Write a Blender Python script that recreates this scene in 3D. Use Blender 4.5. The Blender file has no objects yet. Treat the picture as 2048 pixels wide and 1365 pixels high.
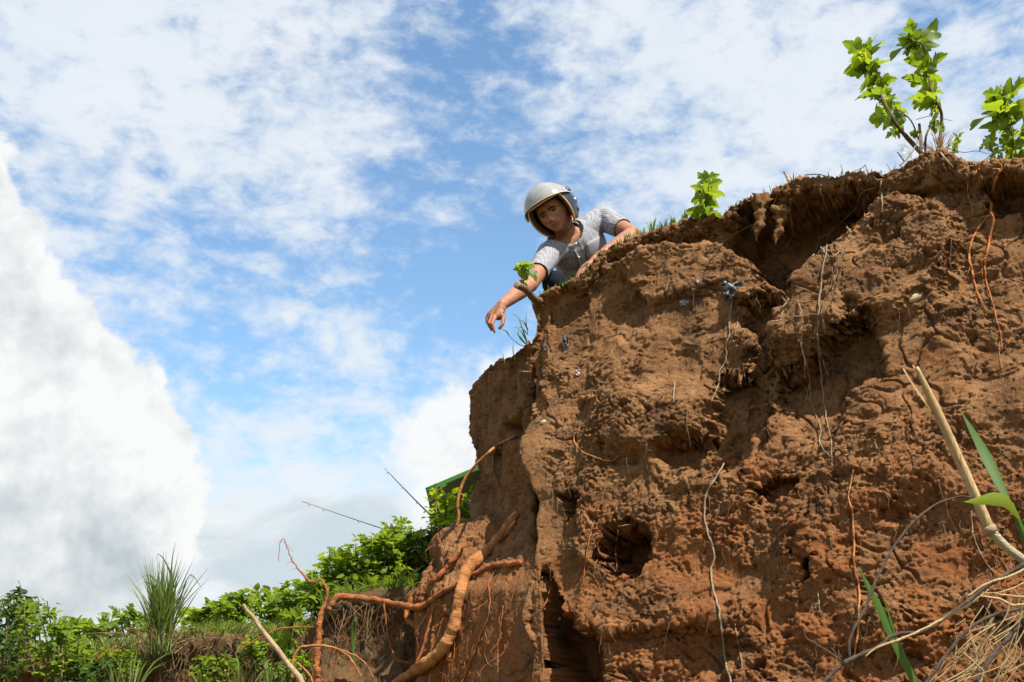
import bpy, bmesh, math, random
import numpy as np
from mathutils import Vector, Matrix, Quaternion
from math import radians, sin, cos, pi

scene = bpy.context.scene
C = scene.collection
random.seed(7)

# ------------------------------------------------------------------ camera
EYE = 1.4                       # eye height above the lower ground
PITCH = radians(20)
HFOV = radians(50)
FPX = 1024 / math.tan(HFOV / 2)  # focal length in pixels of a 2048 px wide frame
cam_d = bpy.data.cameras.new('camera')
cam_d.sensor_fit = 'HORIZONTAL'
cam_d.angle = HFOV
cam_d.clip_start = 0.05
cam_d.clip_end = 3000
cam = bpy.data.objects.new('camera', cam_d)
C.objects.link(cam)
cam.location = (0, 0, EYE)
cam.rotation_euler = (radians(90) + PITCH, 0, 0)
scene.camera = cam

CR = Vector((1, 0, 0))
CU = Vector((0, -sin(PITCH), cos(PITCH)))
CF = Vector((0, cos(PITCH), sin(PITCH)))
CAMP = Vector((0, 0, EYE))

def ray(px, py):
    return (CF + CR * ((px - 1024) / FPX) + CU * ((682.5 - py) / FPX)).normalized()

def W(px, py, Y):
    """world point at photo pixel (px,py) standing at the distance Y in front of the camera"""
    d = ray(px, py)
    return CAMP + d * (Y / d.y)

def proj(P):
    Q = P - np.array(CAMP)[None, :]
    f = Q @ np.array(CF); r = Q @ np.array(CR); u = Q @ np.array(CU)
    f = np.maximum(f, 0.05)
    return 1024 + FPX * r / f, 682.5 - FPX * u / f

# ------------------------------------------------------------------ node helpers
class NT:
    def __init__(self, tree):
        self.t = tree; self.n = tree.nodes; self.l = tree.links
    def node(self, typ, **kw):
        nd = self.n.new(typ)
        for k, v in kw.items():
            setattr(nd, k, v)
        return nd
    def put(self, sock, v):
        if isinstance(v, bpy.types.NodeSocket):
            self.l.new(v, sock)
        elif v is not None:
            try: sock.default_value = v
            except Exception: sock.default_value = tuple(v) + (1,)
    def math(self, op, a, b=None, c=None, clamp=False):
        nd = self.node('ShaderNodeMath', operation=op, use_clamp=clamp)
        self.put(nd.inputs[0], a)
        if b is not None: self.put(nd.inputs[1], b)
        if c is not None: self.put(nd.inputs[2], c)
        return nd.outputs[0]
    def vmath(self, op, a, b=None, scale=None):
        nd = self.node('ShaderNodeVectorMath', operation=op)
        self.put(nd.inputs[0], a)
        if b is not None: self.put(nd.inputs[1], b)
        if scale is not None: self.put(nd.inputs['Scale'], scale)
        return nd.outputs['Value'] if op in ('DISTANCE', 'DOT_PRODUCT', 'LENGTH') else nd.outputs['Vector']
    def noise(self, vec, scale, detail=4, rough=0.5, dist=0.0, lac=2.0, color=False):
        nd = self.node('ShaderNodeTexNoise')
        if vec is not None: self.l.new(vec, nd.inputs['Vector'])
        nd.inputs['Scale'].default_value = scale
        nd.inputs['Detail'].default_value = detail
        nd.inputs['Roughness'].default_value = rough
        nd.inputs['Lacunarity'].default_value = lac
        nd.inputs['Distortion'].default_value = dist
        return nd.outputs['Color' if color else 'Fac']
    def smooth(self, x, lo, hi, a=0.0, b=1.0):
        nd = self.node('ShaderNodeMapRange', interpolation_type='SMOOTHSTEP')
        self.put(nd.inputs['Value'], x)
        nd.inputs['From Min'].default_value = lo; nd.inputs['From Max'].default_value = hi
        nd.inputs['To Min'].default_value = a; nd.inputs['To Max'].default_value = b
        return nd.outputs[0]
    def mix(self, f, a, b, mode='MIX'):
        nd = self.node('ShaderNodeMix', data_type='RGBA', blend_type=mode)
        self.put(nd.inputs[0], f)
        for s, v in ((nd.inputs[6], a), (nd.inputs[7], b)):
            if isinstance(v, bpy.types.NodeSocket): self.l.new(v, s)
            else: s.default_value = tuple(v)[:3] + (1,)
        return nd.outputs[2]
    def mapping(self, vec, scale=(1, 1, 1), rot=(0, 0, 0), loc=(0, 0, 0)):
        nd = self.node('ShaderNodeMapping')
        self.l.new(vec, nd.inputs[0])
        nd.inputs['Location'].default_value = loc
        nd.inputs['Rotation'].default_value = rot
        nd.inputs['Scale'].default_value = scale
        return nd.outputs[0]

# ------------------------------------------------------------------ sun and sky
SUN_DIR = Vector((0.34, -0.42, 0.84)).normalized()      # towards the sun: high, behind the camera and a little right
SUN_EL = math.asin(SUN_DIR.z)
SUN_AZ = math.atan2(SUN_DIR.x, SUN_DIR.y)
sun_d = bpy.data.lights.new('sun', 'SUN')
sun_d.energy = 5.0
sun_d.angle = radians(0.55)
sun_d.color = (1.0, 0.95, 0.86)
sun = bpy.data.objects.new('sun', sun_d)
C.objects.link(sun)
sun.rotation_euler = SUN_DIR.to_track_quat('Z', 'Y').to_euler()
sun.location = SUN_DIR * 30

world = bpy.data.worlds.new('World')
scene.world = world
world.use_nodes = True
w = NT(world.node_tree)
w.n.clear()
SKY_K = 0.05
EXPO = 1.0
CLOUD = 1.0 / SKY_K / 2 ** EXPO      # clouds are given as they should read in the picture
sky = w.node('ShaderNodeTexSky', sky_type='NISHITA')
sky.sun_disc = False
sky.sun_elevation = SUN_EL
sky.sun_rotation = SUN_AZ
sky.air_density = 1.0; sky.dust_density = 0.3; sky.ozone_density = 1.5
tc = w.node('ShaderNodeTexCoord')
D = w.vmath('NORMALIZE', tc.outputs['Generated'])
sep = w.node('ShaderNodeSeparateXYZ'); w.l.new(D, sep.inputs[0])
elev = sep.outputs['Z']
def sky_dir(px, py): return tuple(ray(px, py))
warpv = w.vmath('SCALE', w.vmath('SUBTRACT', w.noise(D, 6, 4, 0.55, color=True), (0.5, 0.5, 0.5)), scale=0.10)
DW = w.vmath('ADD', D, warpv)
# --- high mottled cloud sheet
cov = None
def bump(px, py, rpx, amp):
    d = w.vmath('DISTANCE', DW, sky_dir(px, py))
    return w.smooth(d, rpx / FPX, 0.12 * rpx / FPX, 0.0, amp)
for (px, py, r, a) in [(480, 150, 520, .22), (250, 60, 350, .12), (1420, 200, 560, .19), (1950, 250, 380, .10), (620, 330, 330, .05), (720, 620, 230, .05),
                       (900, 470, 330, -.16), (960, 60, 170, -.14), (520, 560, 400, -.07), (1150, 620, 360, -.10), (1800, 30, 260, -.10),
                       (140, 430, 200, -.05), (1250, 320, 170, -.06), (300, 640, 330, -.03)]:
    b = bump(px, py, r * 1.15, a * 0.62)
    cov = b if cov is None else w.math('ADD', cov, b)
Ds = w.mapping(D, scale=(1.0, 1.0, 1.35), rot=(0, radians(-28), 0))
n1 = w.noise(Ds, 5.2, 9, 0.62, 0.35)
n2 = w.noise(w.mapping(D, scale=(1.0, 1.0, 1.9), rot=(0, radians(-20), 0)), 19, 6, 0.62, 0.25)
n3 = w.noise(w.mapping(D, scale=(0.9, 1.0, 1.6), rot=(0, radians(-10), 0)), 46, 4, 0.6, 0.2)
sheet = w.math('ADD', w.math('MULTIPLY_ADD', n1, 0.55, w.math('MULTIPLY', n2, 0.54)), w.math('MULTIPLY_ADD', n3, 0.30, cov))
hz = w.smooth(elev, 0.42, 0.03, 0.0, 0.13)
sheet = w.math('ADD', sheet, hz)
sheet_a = w.math('POWER', w.smooth(sheet, 0.575, 0.87, 0.0, 1.0), 0.9)
sheet_a = w.math('MULTIPLY', sheet_a, 0.95)
# thin wisps
def blobs(lst, namp, nscale, edge, rough=0.6):
    f = None
    for (px, py, r) in lst:
        d = w.vmath('DISTANCE', D, sky_dir(px, py))
        g = w.math('MULTIPLY_ADD', d, -FPX / 100.0, r / 100.0)     # >0 inside, in units of 100 px
        f = g if f is None else w.math('SMOOTH_MAX', f, g, 0.12)
    nn = w.math('SUBTRACT', w.noise(D, nscale, 9, rough), 0.5)
    bil = w.math('ABSOLUTE', w.math('SUBTRACT', w.noise(D, nscale * 1.6, 7, 0.55), 0.5))
    f = w.math('MULTIPLY_ADD', nn, namp, w.math('MULTIPLY_ADD', bil, -namp * 0.9, f))
    return f, w.smooth(f, -edge, edge)
wf, wisp = blobs([(720, 690, 42), (690, 650, 30), (745, 725, 26), (660, 670, 30)], 1.9, 22, 0.5)
wf2, wisp2 = blobs([(540, 625, 22), (575, 640, 20), (510, 612, 16)], 1.2, 24, 0.4)
# --- cumulus
cf, cum = blobs([(-210, 405, 200), (-112, 375, 140), (-90, 545, 175), (-45, 650, 185), (30, 750, 185), (110, 850, 200), (190, 940, 190), (270, 1010, 150),
                 (330, 900, 72), (120, 1080, 260), (-150, 900, 400), (4, 310, 34)], 2.1, 11, 0.12)
rf, rum = blobs([(950, 815, 92), (890, 850, 80), (1000, 900, 150), (930, 950, 120), (1010, 770, 72), (855, 890, 66), (1040, 820, 120), (880, 800, 40)], 2.0, 15, 0.34)
cumd = w.math('MAXIMUM', cum, w.math('MULTIPLY', rum, 0.96))
# --- low pale cloud bank near the horizon
low = w.math('ADD', w.math('MULTIPLY', w.noise(w.mapping(D, scale=(1, 1, 2.2)), 5.0, 8, 0.56, 0.3), 1.0), w.smooth(elev, 0.34, 0.12, -0.42, 0.36))
low_a = w.smooth(low, 0.36, 0.66)
# shading of the thick clouds
sh = w.math('ADD', w.noise(w.vmath('ADD', D, (0.02, 0.0, -0.035)), 7.5, 7, 0.55), w.smooth(elev, 0.30, 0.06, -0.05, 0.16))
gray = w.smooth(sh, 0.36, 0.66)
core = w.smooth(cf, 0.05, 1.1)
grayf = w.math('MULTIPLY', gray, w.math('MULTIPLY_ADD', core, 0.75, 0.0))
b1 = w.noise(D, 9, 9, 0.58)
b2 = w.noise(w.vmath('ADD', D, (0.006, 0.0, 0.016)), 9, 9, 0.58)
bill = w.math('MULTIPLY_ADD', w.math('SUBTRACT', b2, b1), 3.2, w.math('MULTIPLY', grayf, 0.95), clamp=True)
cum_col = w.mix(bill, (0.96, 0.97, 0.97), (0.54, 0.61, 0.65))
lowg = w.smooth(w.noise(w.mapping(D, scale=(1, 1, 2.0), loc=(3.1, 0, 1)), 6.5, 7, 0.55, 0.4), 0.42, 0.66)
low_col = w.mix(lowg, (0.88, 0.92, 0.94), (0.62, 0.71, 0.76))
sheet_col = w.mix(w.noise(D, 11, 4, 0.5), (0.74, 0.84, 0.93), (0.93, 0.94, 0.97))
hsv = w.node('ShaderNodeHueSaturation')
hsv.inputs['Saturation'].default_value = 1.04
hsv.inputs['Value'].default_value = 2.3
w.l.new(sky.outputs[0], hsv.inputs['Color'])
def up(c): return w.vmath('SCALE', c, scale=CLOUD)
blue = w.mix(1.0, hsv.outputs[0], (0.95, 1.04, 1.0), 'MULTIPLY')
col = w.mix(sheet_a, blue, up(sheet_col))
col = w.mix(w.math('MULTIPLY', w.math('MAXIMUM', wisp, wisp2), 0.8), col, up(w.mix(0.5, (0.86, .91, .93), (0.9, .93, .94))))
col = w.mix(w.math('MULTIPLY', low_a, 0.93), col, up(low_col))
col = w.mix(cumd, col, up(cum_col))
bg = w.node('ShaderNodeBackground')
bg.inputs['Strength'].default_value = SKY_K
w.l.new(col, bg.inputs['Color'])
wo = w.node('ShaderNodeOutputWorld')
w.l.new(bg.outputs[0], wo.inputs[0])
world.cycles.sampling_method = 'MANUAL'
world.cycles.sample_map_resolution = 512

scene.view_settings.view_transform = 'Standard'
scene.view_settings.look = 'None'
scene.view_settings.exposure = EXPO
scene.view_settings.gamma = 1.0
scene.view_settings.use_curve_mapping = False
# ------------------------------------------------------------------ object helpers
def tag(o, label=None, cat=None, group=None, kind=None):
    if label: o['label'] = label
    if cat: o['category'] = cat
    if group: o['group'] = group
    if kind: o['kind'] = kind
    return o

def link(name, me, mat=None, parent=None):
    o = bpy.data.objects.new(name, me)
    C.objects.link(o)
    if mat is not None and me is not None and not me.materials:
        me.materials.append(mat)
    if parent is not None: o.parent = parent
    return o

def empty(name, loc, label=None, cat=None, group=None):
    o = bpy.data.objects.new(name, None)
    C.objects.link(o)
    o.empty_display_size = 0.1
    o.location = loc
    return tag(o, label, cat, group)

def mesh_np(name, V, F, smooth=True):
    """V (N,3), F (M,k) with constant k, or list of such arrays"""
    V = np.asarray(V, dtype=np.float32)
    Fs = F if isinstance(F, list) else [F]
    me = bpy.data.meshes.new(name)
    me.vertices.add(len(V))
    me.vertices.foreach_set('co', V.ravel())
    tot = np.concatenate([np.full(len(f), f.shape[1], dtype=np.int32) for f in Fs])
    idx = np.concatenate([np.asarray(f, dtype=np.int32).ravel() for f in Fs])
    me.loops.add(len(idx))
    me.loops.foreach_set('vertex_index', idx)
    me.polygons.add(len(tot))
    st = np.concatenate([[0], np.cumsum(tot)[:-1]]).astype(np.int32)
    me.polygons.foreach_set('loop_start', st)
    me.update(calc_edges=True)
    me.polygons.foreach_set('use_smooth', np.full(len(tot), smooth))
    me.validate()
    return me

def grid_faces(R, Cn, wrap=False):
    i = np.arange(R - 1)[:, None] * Cn + np.arange(Cn if wrap else Cn - 1)[None, :]
    if wrap:
        j = np.arange(R - 1)[:, None] * Cn + (np.arange(Cn)[None, :] + 1) % Cn
    else:
        j = i + 1
    return np.stack([i, j, j + Cn, i + Cn], -1).reshape(-1, 4)

class Geo:
    """collects tubes, ribbons and the like for one mesh"""
    def __init__(self): self.V = []; self.F3 = []; self.F4 = []; self.n = 0
    def add(self, V, F):
        V = np.asarray(V, dtype=float); F = np.asarray(F, dtype=int)
        (self.F3 if F.shape[1] == 3 else self.F4).append(F + self.n)
        self.V.append(V); self.n += len(V)
    def tube(self, pts, radii, sides=7, cap=True, lump=0.0, rng=None, flat=1.0):
        P = np.asarray([tuple(p) for p in pts], dtype=float)
        n = len(P)
        R = np.interp(np.linspace(0, 1, n), np.linspace(0, 1, len(radii)), radii) if np.ndim(radii) else np.full(n, radii)
        T = np.gradient(P, axis=0); T /= np.linalg.norm(T, axis=1)[:, None] + 1e-9
        u = np.cross(T[0], (0, 0, 1.0))
        if np.linalg.norm(u) < 0.05: u = np.cross(T[0], (1.0, 0, 0))
        u /= np.linalg.norm(u)
        rings = []
        a = np.linspace(0, 2 * pi, sides, endpoint=False)
        for k in range(n):
            u = u - T[k] * (u @ T[k]); u /= np.linalg.norm(u) + 1e-9
            v = np.cross(T[k], u)
            rr = R[k]
            rings.append(P[k] + np.outer(np.cos(a) * rr, u) + np.outer(np.sin(a) * rr * flat, v))
        base = self.n
        VV = np.concatenate(rings)
        if lump:
            dirs = VV - np.repeat(P, sides, 0); m = max(R.mean(), 1e-4)
            VV = VV + dirs * (fbm(VV * (0.55 / m), 3, .6, 33) * lump * 2.6 + perlin(VV * (0.16 / m), 35) * lump * 1.6)[:, None]
        self.add(VV, grid_faces(n, sides, True))
        if cap:
            for r0, c in ((0, P[0]), (n - 1, P[-1])):
                ci = self.n
                self.V.append(c[None]); self.n += 1
                q = np.arange(sides)
                f = np.stack([base + r0 * sides + q, base + r0 * sides + (q + 1) % sides, np.full(sides, ci)], -1)
                if r0 == 0: f = f[:, ::-1]
                self.F3.append(f)
    def ribbon(self, pts, widths, side, cup=0.0):
        """leaf blade: pts centre line, side vectors"""
        P = np.asarray([tuple(p) for p in pts], dtype=float); n = len(P)
        S = np.asarray([tuple(s) for s in side], dtype=float) if np.ndim(side[0]) else np.tile(np.asarray(tuple(side), dtype=float), (n, 1))
        Wd = np.interp(np.linspace(0, 1, n), np.linspace(0, 1, len(widths)), widths)
        T = np.gradient(P, axis=0); N = np.cross(T, S); N /= np.linalg.norm(N, axis=1)[:, None] + 1e-9
        L = P - S * Wd[:, None] / 2 + N * (cup * Wd)[:, None]
        Rr = P + S * Wd[:, None] / 2 + N * (cup * Wd)[:, None]
        V = np.stack([L, P, Rr], 1).reshape(-1, 3)
        self.add(V, grid_faces(n, 3))
    def mesh(self, name, smooth=True, origin=None):
        V = np.concatenate(self.V)
        if origin is not None: V = V - np.array(tuple(origin))[None]
        F = []
        if self.F4: F.append(np.concatenate(self.F4))
        if self.F3: F.append(np.concatenate(self.F3))
        return mesh_np(name, V, F, smooth)

def spline(pts, n=40):
    """Catmull-Rom through points (any dimension), n samples even in arc length"""
    P = np.asarray([tuple(p) for p in pts], dtype=float)
    if len(P) == 2:
        t = np.linspace(0, 1, n)[:, None]
        return P[0] * (1 - t) + P[1] * t
    Q = np.vstack([2 * P[0] - P[1], P, 2 * P[-1] - P[-2]])
    out = []
    for i in range(1, len(Q) - 2):
        t = np.linspace(0, 1, 16, endpoint=False)[:, None]
        a, b, c, d = Q[i - 1], Q[i], Q[i + 1], Q[i + 2]
        out.append(0.5 * ((2 * b) + (-a + c) * t + (2 * a - 5 * b + 4 * c - d) * t * t + (-a + 3 * b - 3 * c + d) * t ** 3))
    out = np.vstack(out + [P[-1:]])
    s = np.concatenate([[0], np.cumsum(np.linalg.norm(np.diff(out, axis=0), axis=1))])
    q = np.linspace(0, s[-1], n)
    return np.stack([np.interp(q, s, out[:, k]) for k in range(out.shape[1])], -1)

# ------------------------------------------------------------------ noise (numpy)
_rng = np.random.default_rng(11)
_perm = np.concatenate([_rng.permutation(256)] * 3).astype(np.int32)
_grad = _rng.normal(size=(256, 3)).astype(np.float32)
_grad /= np.linalg.norm(_grad, axis=1)[:, None]
_jit = _rng.uniform(0, 1, (256, 3)).astype(np.float32)

def perlin(P, seed=0):
    P = np.asarray(P, dtype=np.float32) + np.float32(seed * 17.31)
    I = np.floor(P).astype(np.int32); f = P - I; I &= 255
    u = f * f * f * (f * (f * 6 - 15) + 10)
    res = 0
    for dx in (0, 1):
        wx = u[:, 0] if dx else 1 - u[:, 0]
        px = _perm[(I[:, 0] + dx) & 255]
        for dy in (0, 1):
            wy = u[:, 1] if dy else 1 - u[:, 1]
            py = _perm[px + ((I[:, 1] + dy) & 255)]
            for dz in (0, 1):
                wz = u[:, 2] if dz else 1 - u[:, 2]
                g = _grad[_perm[py + ((I[:, 2] + dz) & 255)]]
                res = res + wx * wy * wz * (g[:, 0] * (f[:, 0] - dx) + g[:, 1] * (f[:, 1] - dy) + g[:, 2] * (f[:, 2] - dz))
    return res * 1.5

def fbm(P, oct=4, gain=0.5, seed=0, ridged=False):
    a = 1.0; s = 0; tot = 0
    Q = np.asarray(P, dtype=np.float32)
    for k in range(oct):
        n = perlin(Q, seed + k)
        if ridged: n = 1 - 2 * np.abs(n)
        s = s + a * n; tot += a; a *= gain; Q = Q * 2.03
    return s / tot

def worley(P, seed=0, two=False):
    P = np.asarray(P, dtype=np.float32) + np.float32(seed * 9.7)
    I = np.floor(P).astype(np.int32); f = P - I
    best = np.full(len(P), 9, np.float32); sec = np.full(len(P), 9, np.float32)
    for dx in (-1, 0, 1):
        px = _perm[(I[:, 0] + dx) & 255]
        for dy in (-1, 0, 1):
            py = _perm[px + ((I[:, 1] + dy) & 255)]
            for dz in (-1, 0, 1):
                j = _jit[_perm[py + ((I[:, 2] + dz) & 255)]]
                d = (j[:, 0] + dx - f[:, 0]) ** 2 + (j[:, 1] + dy - f[:, 1]) ** 2 + (j[:, 2] + dz - f[:, 2]) ** 2
                if two: sec = np.minimum(sec, np.maximum(best, d))
                best = np.minimum(best, d)
    return (np.sqrt(best), np.sqrt(sec)) if two else np.sqrt(best)

def sstep(x, a, b):
    t = np.clip((x - a) / (b - a), 0, 1)
    return t * t * (3 - 2 * t)

def poly_mask(X, Y, poly, soft):
    """1 well inside the polygon, 0 outside, smooth over `soft` pixels inside the edge"""
    p = np.asarray(poly, dtype=np.float32); n = len(p)
    ins = np.zeros(len(X), bool); d = np.full(len(X), 1e9, np.float32)
    for i in range(n):
        ax, ay = p[i]; bx, by = p[(i + 1) % n]
        ex, ey = bx - ax, by - ay
        t = np.clip(((X - ax) * ex + (Y - ay) * ey) / (ex * ex + ey * ey), 0, 1)
        d = np.minimum(d, (X - ax - t * ex) ** 2 + (Y - ay - t * ey) ** 2)
        c = ((ay > Y) != (by > Y))
        with np.errstate(divide='ignore', invalid='ignore'):
            ins ^= c & (X < (bx - ax) * (Y - ay) / (by - ay if by != ay else 1e-9) + ax)
    s = np.where(ins, np.sqrt(d), -np.sqrt(d))
    return sstep(s, -soft * 0.4, soft * 0.6)

def normals_grid(G):
    du = np.gradient(G, axis=1); dv = np.gradient(G, axis=0)
    N = np.cross(du, dv)
    return N / (np.linalg.norm(N, axis=2)[..., None] + 1e-9)

# ------------------------------------------------------------------ materials
def material(name):
    m = bpy.data.materials.new(name)
    m.use_nodes = True
    t = NT(m.node_tree)
    t.n.clear()
    out = t.node('ShaderNodeOutputMaterial')
    return m, t, out

def principled(t, out, color, rough=0.8, spec=0.3, bump=None, **kw):
    p = t.node('ShaderNodeBsdfPrincipled')
    t.put(p.inputs['Base Color'], color if isinstance(color, bpy.types.NodeSocket) else tuple(color)[:3] + (1,))
    t.put(p.inputs['Roughness'], rough)
    p.inputs['Specular IOR Level'].default_value = spec
    for k, v in kw.items(): t.put(p.inputs[k], v)
    if bump is not None:
        b = t.node('ShaderNodeBump')
        b.inputs['Strength'].default_value = bump[1]; b.inputs['Distance'].default_value = bump[2]
        t.l.new(bump[0], b.inputs['Height']); t.l.new(b.outputs[0], p.inputs['Normal'])
    if out is not None: t.l.new(p.outputs[0], out.inputs[0])
    return p

def pos(t): return t.node('ShaderNodeNewGeometry').outputs['Position']

def soil_material(name, pale, mid, red, dark, redness=0.0, humus=True):
    m, t, out = material(name)
    P = t.node('ShaderNodeTexCoord').outputs['Object']
    z = t.node('ShaderNodeSeparateXYZ'); t.l.new(P, z.inputs[0])
    n_big = t.noise(P, 1.6, 6, 0.6, 0.3)
    n_mid = t.noise(P, 9, 8, 0.65)
    n_fine = t.noise(P, 70, 6, 0.7)
    c = t.mix(t.smooth(n_mid, 0.36, 0.64), mid, pale)
    low = t.smooth(t.math('MULTIPLY_ADD', n_big, 1.6, t.math('MULTIPLY', z.outputs['Z'], -0.75)), -1.30 - redness, -0.62 - redness)
    c = t.mix(t.math('MULTIPLY', low, t.smooth(t.noise(P, 5, 7, 0.65), 0.32, 0.62)), c, red)
    c = t.mix(t.math('MULTIPLY', t.smooth(t.noise(P, 4.1, 8, 0.68, 0.2), 0.53, 0.68), 0.75), c, dark)
    c = t.mix(t.math('MULTIPLY', t.smooth(n_fine, 0.40, 0.70), 0.4), c, t.mix(0.5, pale, (0.33, 0.22, 0.12)))
    c = t.mix(t.math('MULTIPLY', t.smooth(t.noise(P, 150, 3, 0.6), 0.54, 0.68), 0.5), c, dark)
    # bright mineral grains
    v = t.node('ShaderNodeTexVoronoi'); t.l.new(P, v.inputs['Vector']); v.inputs['Scale'].default_value = 60
    g = t.math('MULTIPLY', t.smooth(v.outputs['Distance'], 0.085, 0.05), t.smooth(t.noise(P, 13, 2), 0.52, 0.58))
    c = t.mix(t.math('MULTIPLY', g, 0.8), c, (0.62, 0.58, 0.5))
    h = t.math('ADD', t.math('MULTIPLY', n_fine, 0.5), t.math('MULTIPLY', t.noise(P, 210, 5, 0.7), 0.5))
    principled(t, out, c, 0.95, 0.12, (h, 1.0, 0.014))
    return m

SOIL = soil_material('cliff_soil', (0.262, 0.130, 0.053), (0.140, 0.063, 0.024), (0.232, 0.076, 0.021), (0.043, 0.021, 0.010))
SOIL_BANK = soil_material('bank_soil', (0.115, 0.078, 0.036), (0.075, 0.045, 0.020), (0.13, 0.055, 0.02), (0.035, 0.030, 0.012), -0.3)
# ------------------------------------------------------------------ the main cliff
def soil_relief(P, N, rough, amp=1.0, stretch=1.1, low=1.0):
    """crumbly earth: returns displacement along N (m)"""
    Q = P * np.array([1, 1, stretch], np.float32)
    wv = np.stack([perlin(Q * 7, 31), perlin(Q * 7, 37), perlin(Q * 7, 41)], -1) * 0.045
    d = fbm(Q * 1.7, 3, 0.5, 3) * 0.115 * low
    blk = fbm(Q * np.array([4.5, 4.5, 6.0], np.float32) + wv * 10, 3, 0.5, 7)
    d += (np.round(blk * 5 + 0.35 * perlin(Q * 22, 44)) / 5 * 0.6 + blk * 0.4) * 0.040 * (0.4 + 0.6 * low)     # broken steps
    sh = Q + np.stack([Q[:, 2] * 0.35, Q[:, 2] * 0.2, Q[:, 0] * -0.3], -1)
    d += fbm((sh + wv * 0.6) * 9, 5, 0.58, 9, ridged=True) * 0.011 * (0.12 + rough)
    d += fbm((sh + wv * 0.5) * 24, 4, 0.62, 14, ridged=True) * 0.0125 * (0.10 + rough)
    w1, w1b = worley((Q + wv) * 15, 1, True)
    d += (sstep(w1b - w1, 0.0, 0.25) - 0.6) * 0.006 * rough
    w2, w2b = worley((sh + wv * 0.7) * 34, 5, True)
    d += (sstep(w2b - w2, 0.0, 0.30) - 0.6) * 0.0062 * (0.05 + rough)
    w3 = worley((Q + wv * 0.5) * 62, 8)
    d += (0.5 - w3 * w3) * 0.0030 * (0.15 + 0.9 * rough)
    d += fbm(Q * np.array([22, 22, 3.5], np.float32), 3, .55, 63) * 0.008      # rain streaks
    d += fbm(Q * 52, 5, 0.80, 51) * 0.0145 * (0.22 + 0.88 * rough)
    w0, w0b = worley((Q + wv * 2.2) * np.array([4.2, 4.2, 3.0], np.float32), 15, True)
    d -= (1 - sstep(w0b - w0, 0.0, 0.05)) * 0.018 * sstep(fbm(Q * 3, 3, .5, 77), -0.05, 0.2)      # cracks
    # pulled-out clods and pits
    pit = fbm((Q + wv) * 10, 4, 0.62, 21)
    d -= sstep(pit, 0.20, 0.46) * 0.034 * (0.25 + rough)
    pit = fbm((sh + wv) * 28, 3, 0.62, 24)
    d -= sstep(pit, 0.20, 0.42) * 0.022 * (0.30 + rough)
    return d * amp

OUT = np.array([-0.52, -0.854, 0.0])
top_px = np.array([(1000, 640), (1052, 604), (1062, 598), (1080, 588), (1100, 577), (1130, 565), (1165, 552), (1180, 538), (1188, 522), (1200, 507), (1230, 490), (1275, 473), (1310, 466), (1360, 448), (1400, 434),
                   (1440, 428), (1500, 396), (1540, 384), (1590, 364), (1650, 356), (1700, 351), (1760, 345), (1800, 338), (1830, 322), (1852, 309), (1880, 304), (1905, 316), (1925, 325),
                   (1950, 328), (2000, 323), (2048, 320), (2200, 300), (2500, 290)], float)
def y_top(x): return np.interp(x, top_px[:, 0], top_px[:, 1])
def Y_top(x): return 4.95 + (x - 1060) / (2048 - 1060) * (3.75 - 4.95)

def cliff_grid(R, Cn):
    # columns: front face px 2480 -> 1062, then round the corner and back
    nf = int(Cn * 0.86); nw = Cn - nf
    xs = np.linspace(2480, 1058, nf)
    top = np.array([tuple(W(x, y_top(x), Y_top(x))) for x in xs])
    kb = sstep(xs, 1260, 1075)[:, None]
    out = OUT[None] * (1 - kb) + np.array([0.035, -1.0, 0.0])[None] * kb
    c = top[-1]
    k = np.linspace(0, 1, nw + 1)[1:]
    ky = 0.5 * k + 2.4 * np.clip((k - .72) / .28, 0, 1) ** 2
    side = np.stack([c[0] + 0.42 * ky + 0.01 * k, c[1] + ky, c[2] - 0.06 * k], -1)
    so = np.tile(np.array([0.035, -1.0, 0.0]), (nw, 1))
    top = np.vstack([top, side]); out = np.vstack([out, so])
    out /= np.linalg.norm(out, axis=1)[:, None]
    # rows: from 0.55 m inside the terrace to the lip, then down the face to the ground
    nt = 26
    inn = np.linspace(0.55, 0, nt, endpoint=False)
    nd = R - nt
    q = np.linspace(0, 1, nd)
    d = np.where(q < 0.86, q / 0.86 * 2.45, 2.45 + (q - 0.86) / 0.14 * 1.2)
    o_prof = np.interp(d, [0, .05, .14, .3, .55, .9, 1.3, 1.8, 2.3, 2.9, 3.65], [0, .015, -.01, .0, .10, .23, .36, .50, .66, .90, 1.28])
    G = np.zeros((R, Cn, 3))
    IN = np.array([0.5, 0.85, 0.0])
    for i in range(nt):
        G[i] = top + IN * inn[i]
        G[i, :, 2] -= 0.10 * (inn[i] / 0.55) ** 2
    G[nt:] = top[None] + out[None] * o_prof[:, None, None]
    G[nt:, :, 2] = top[None, :, 2] - d[:, None] * ((top[:, 2][None] + 0.15) / 3.65)
    return G, nt

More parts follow.
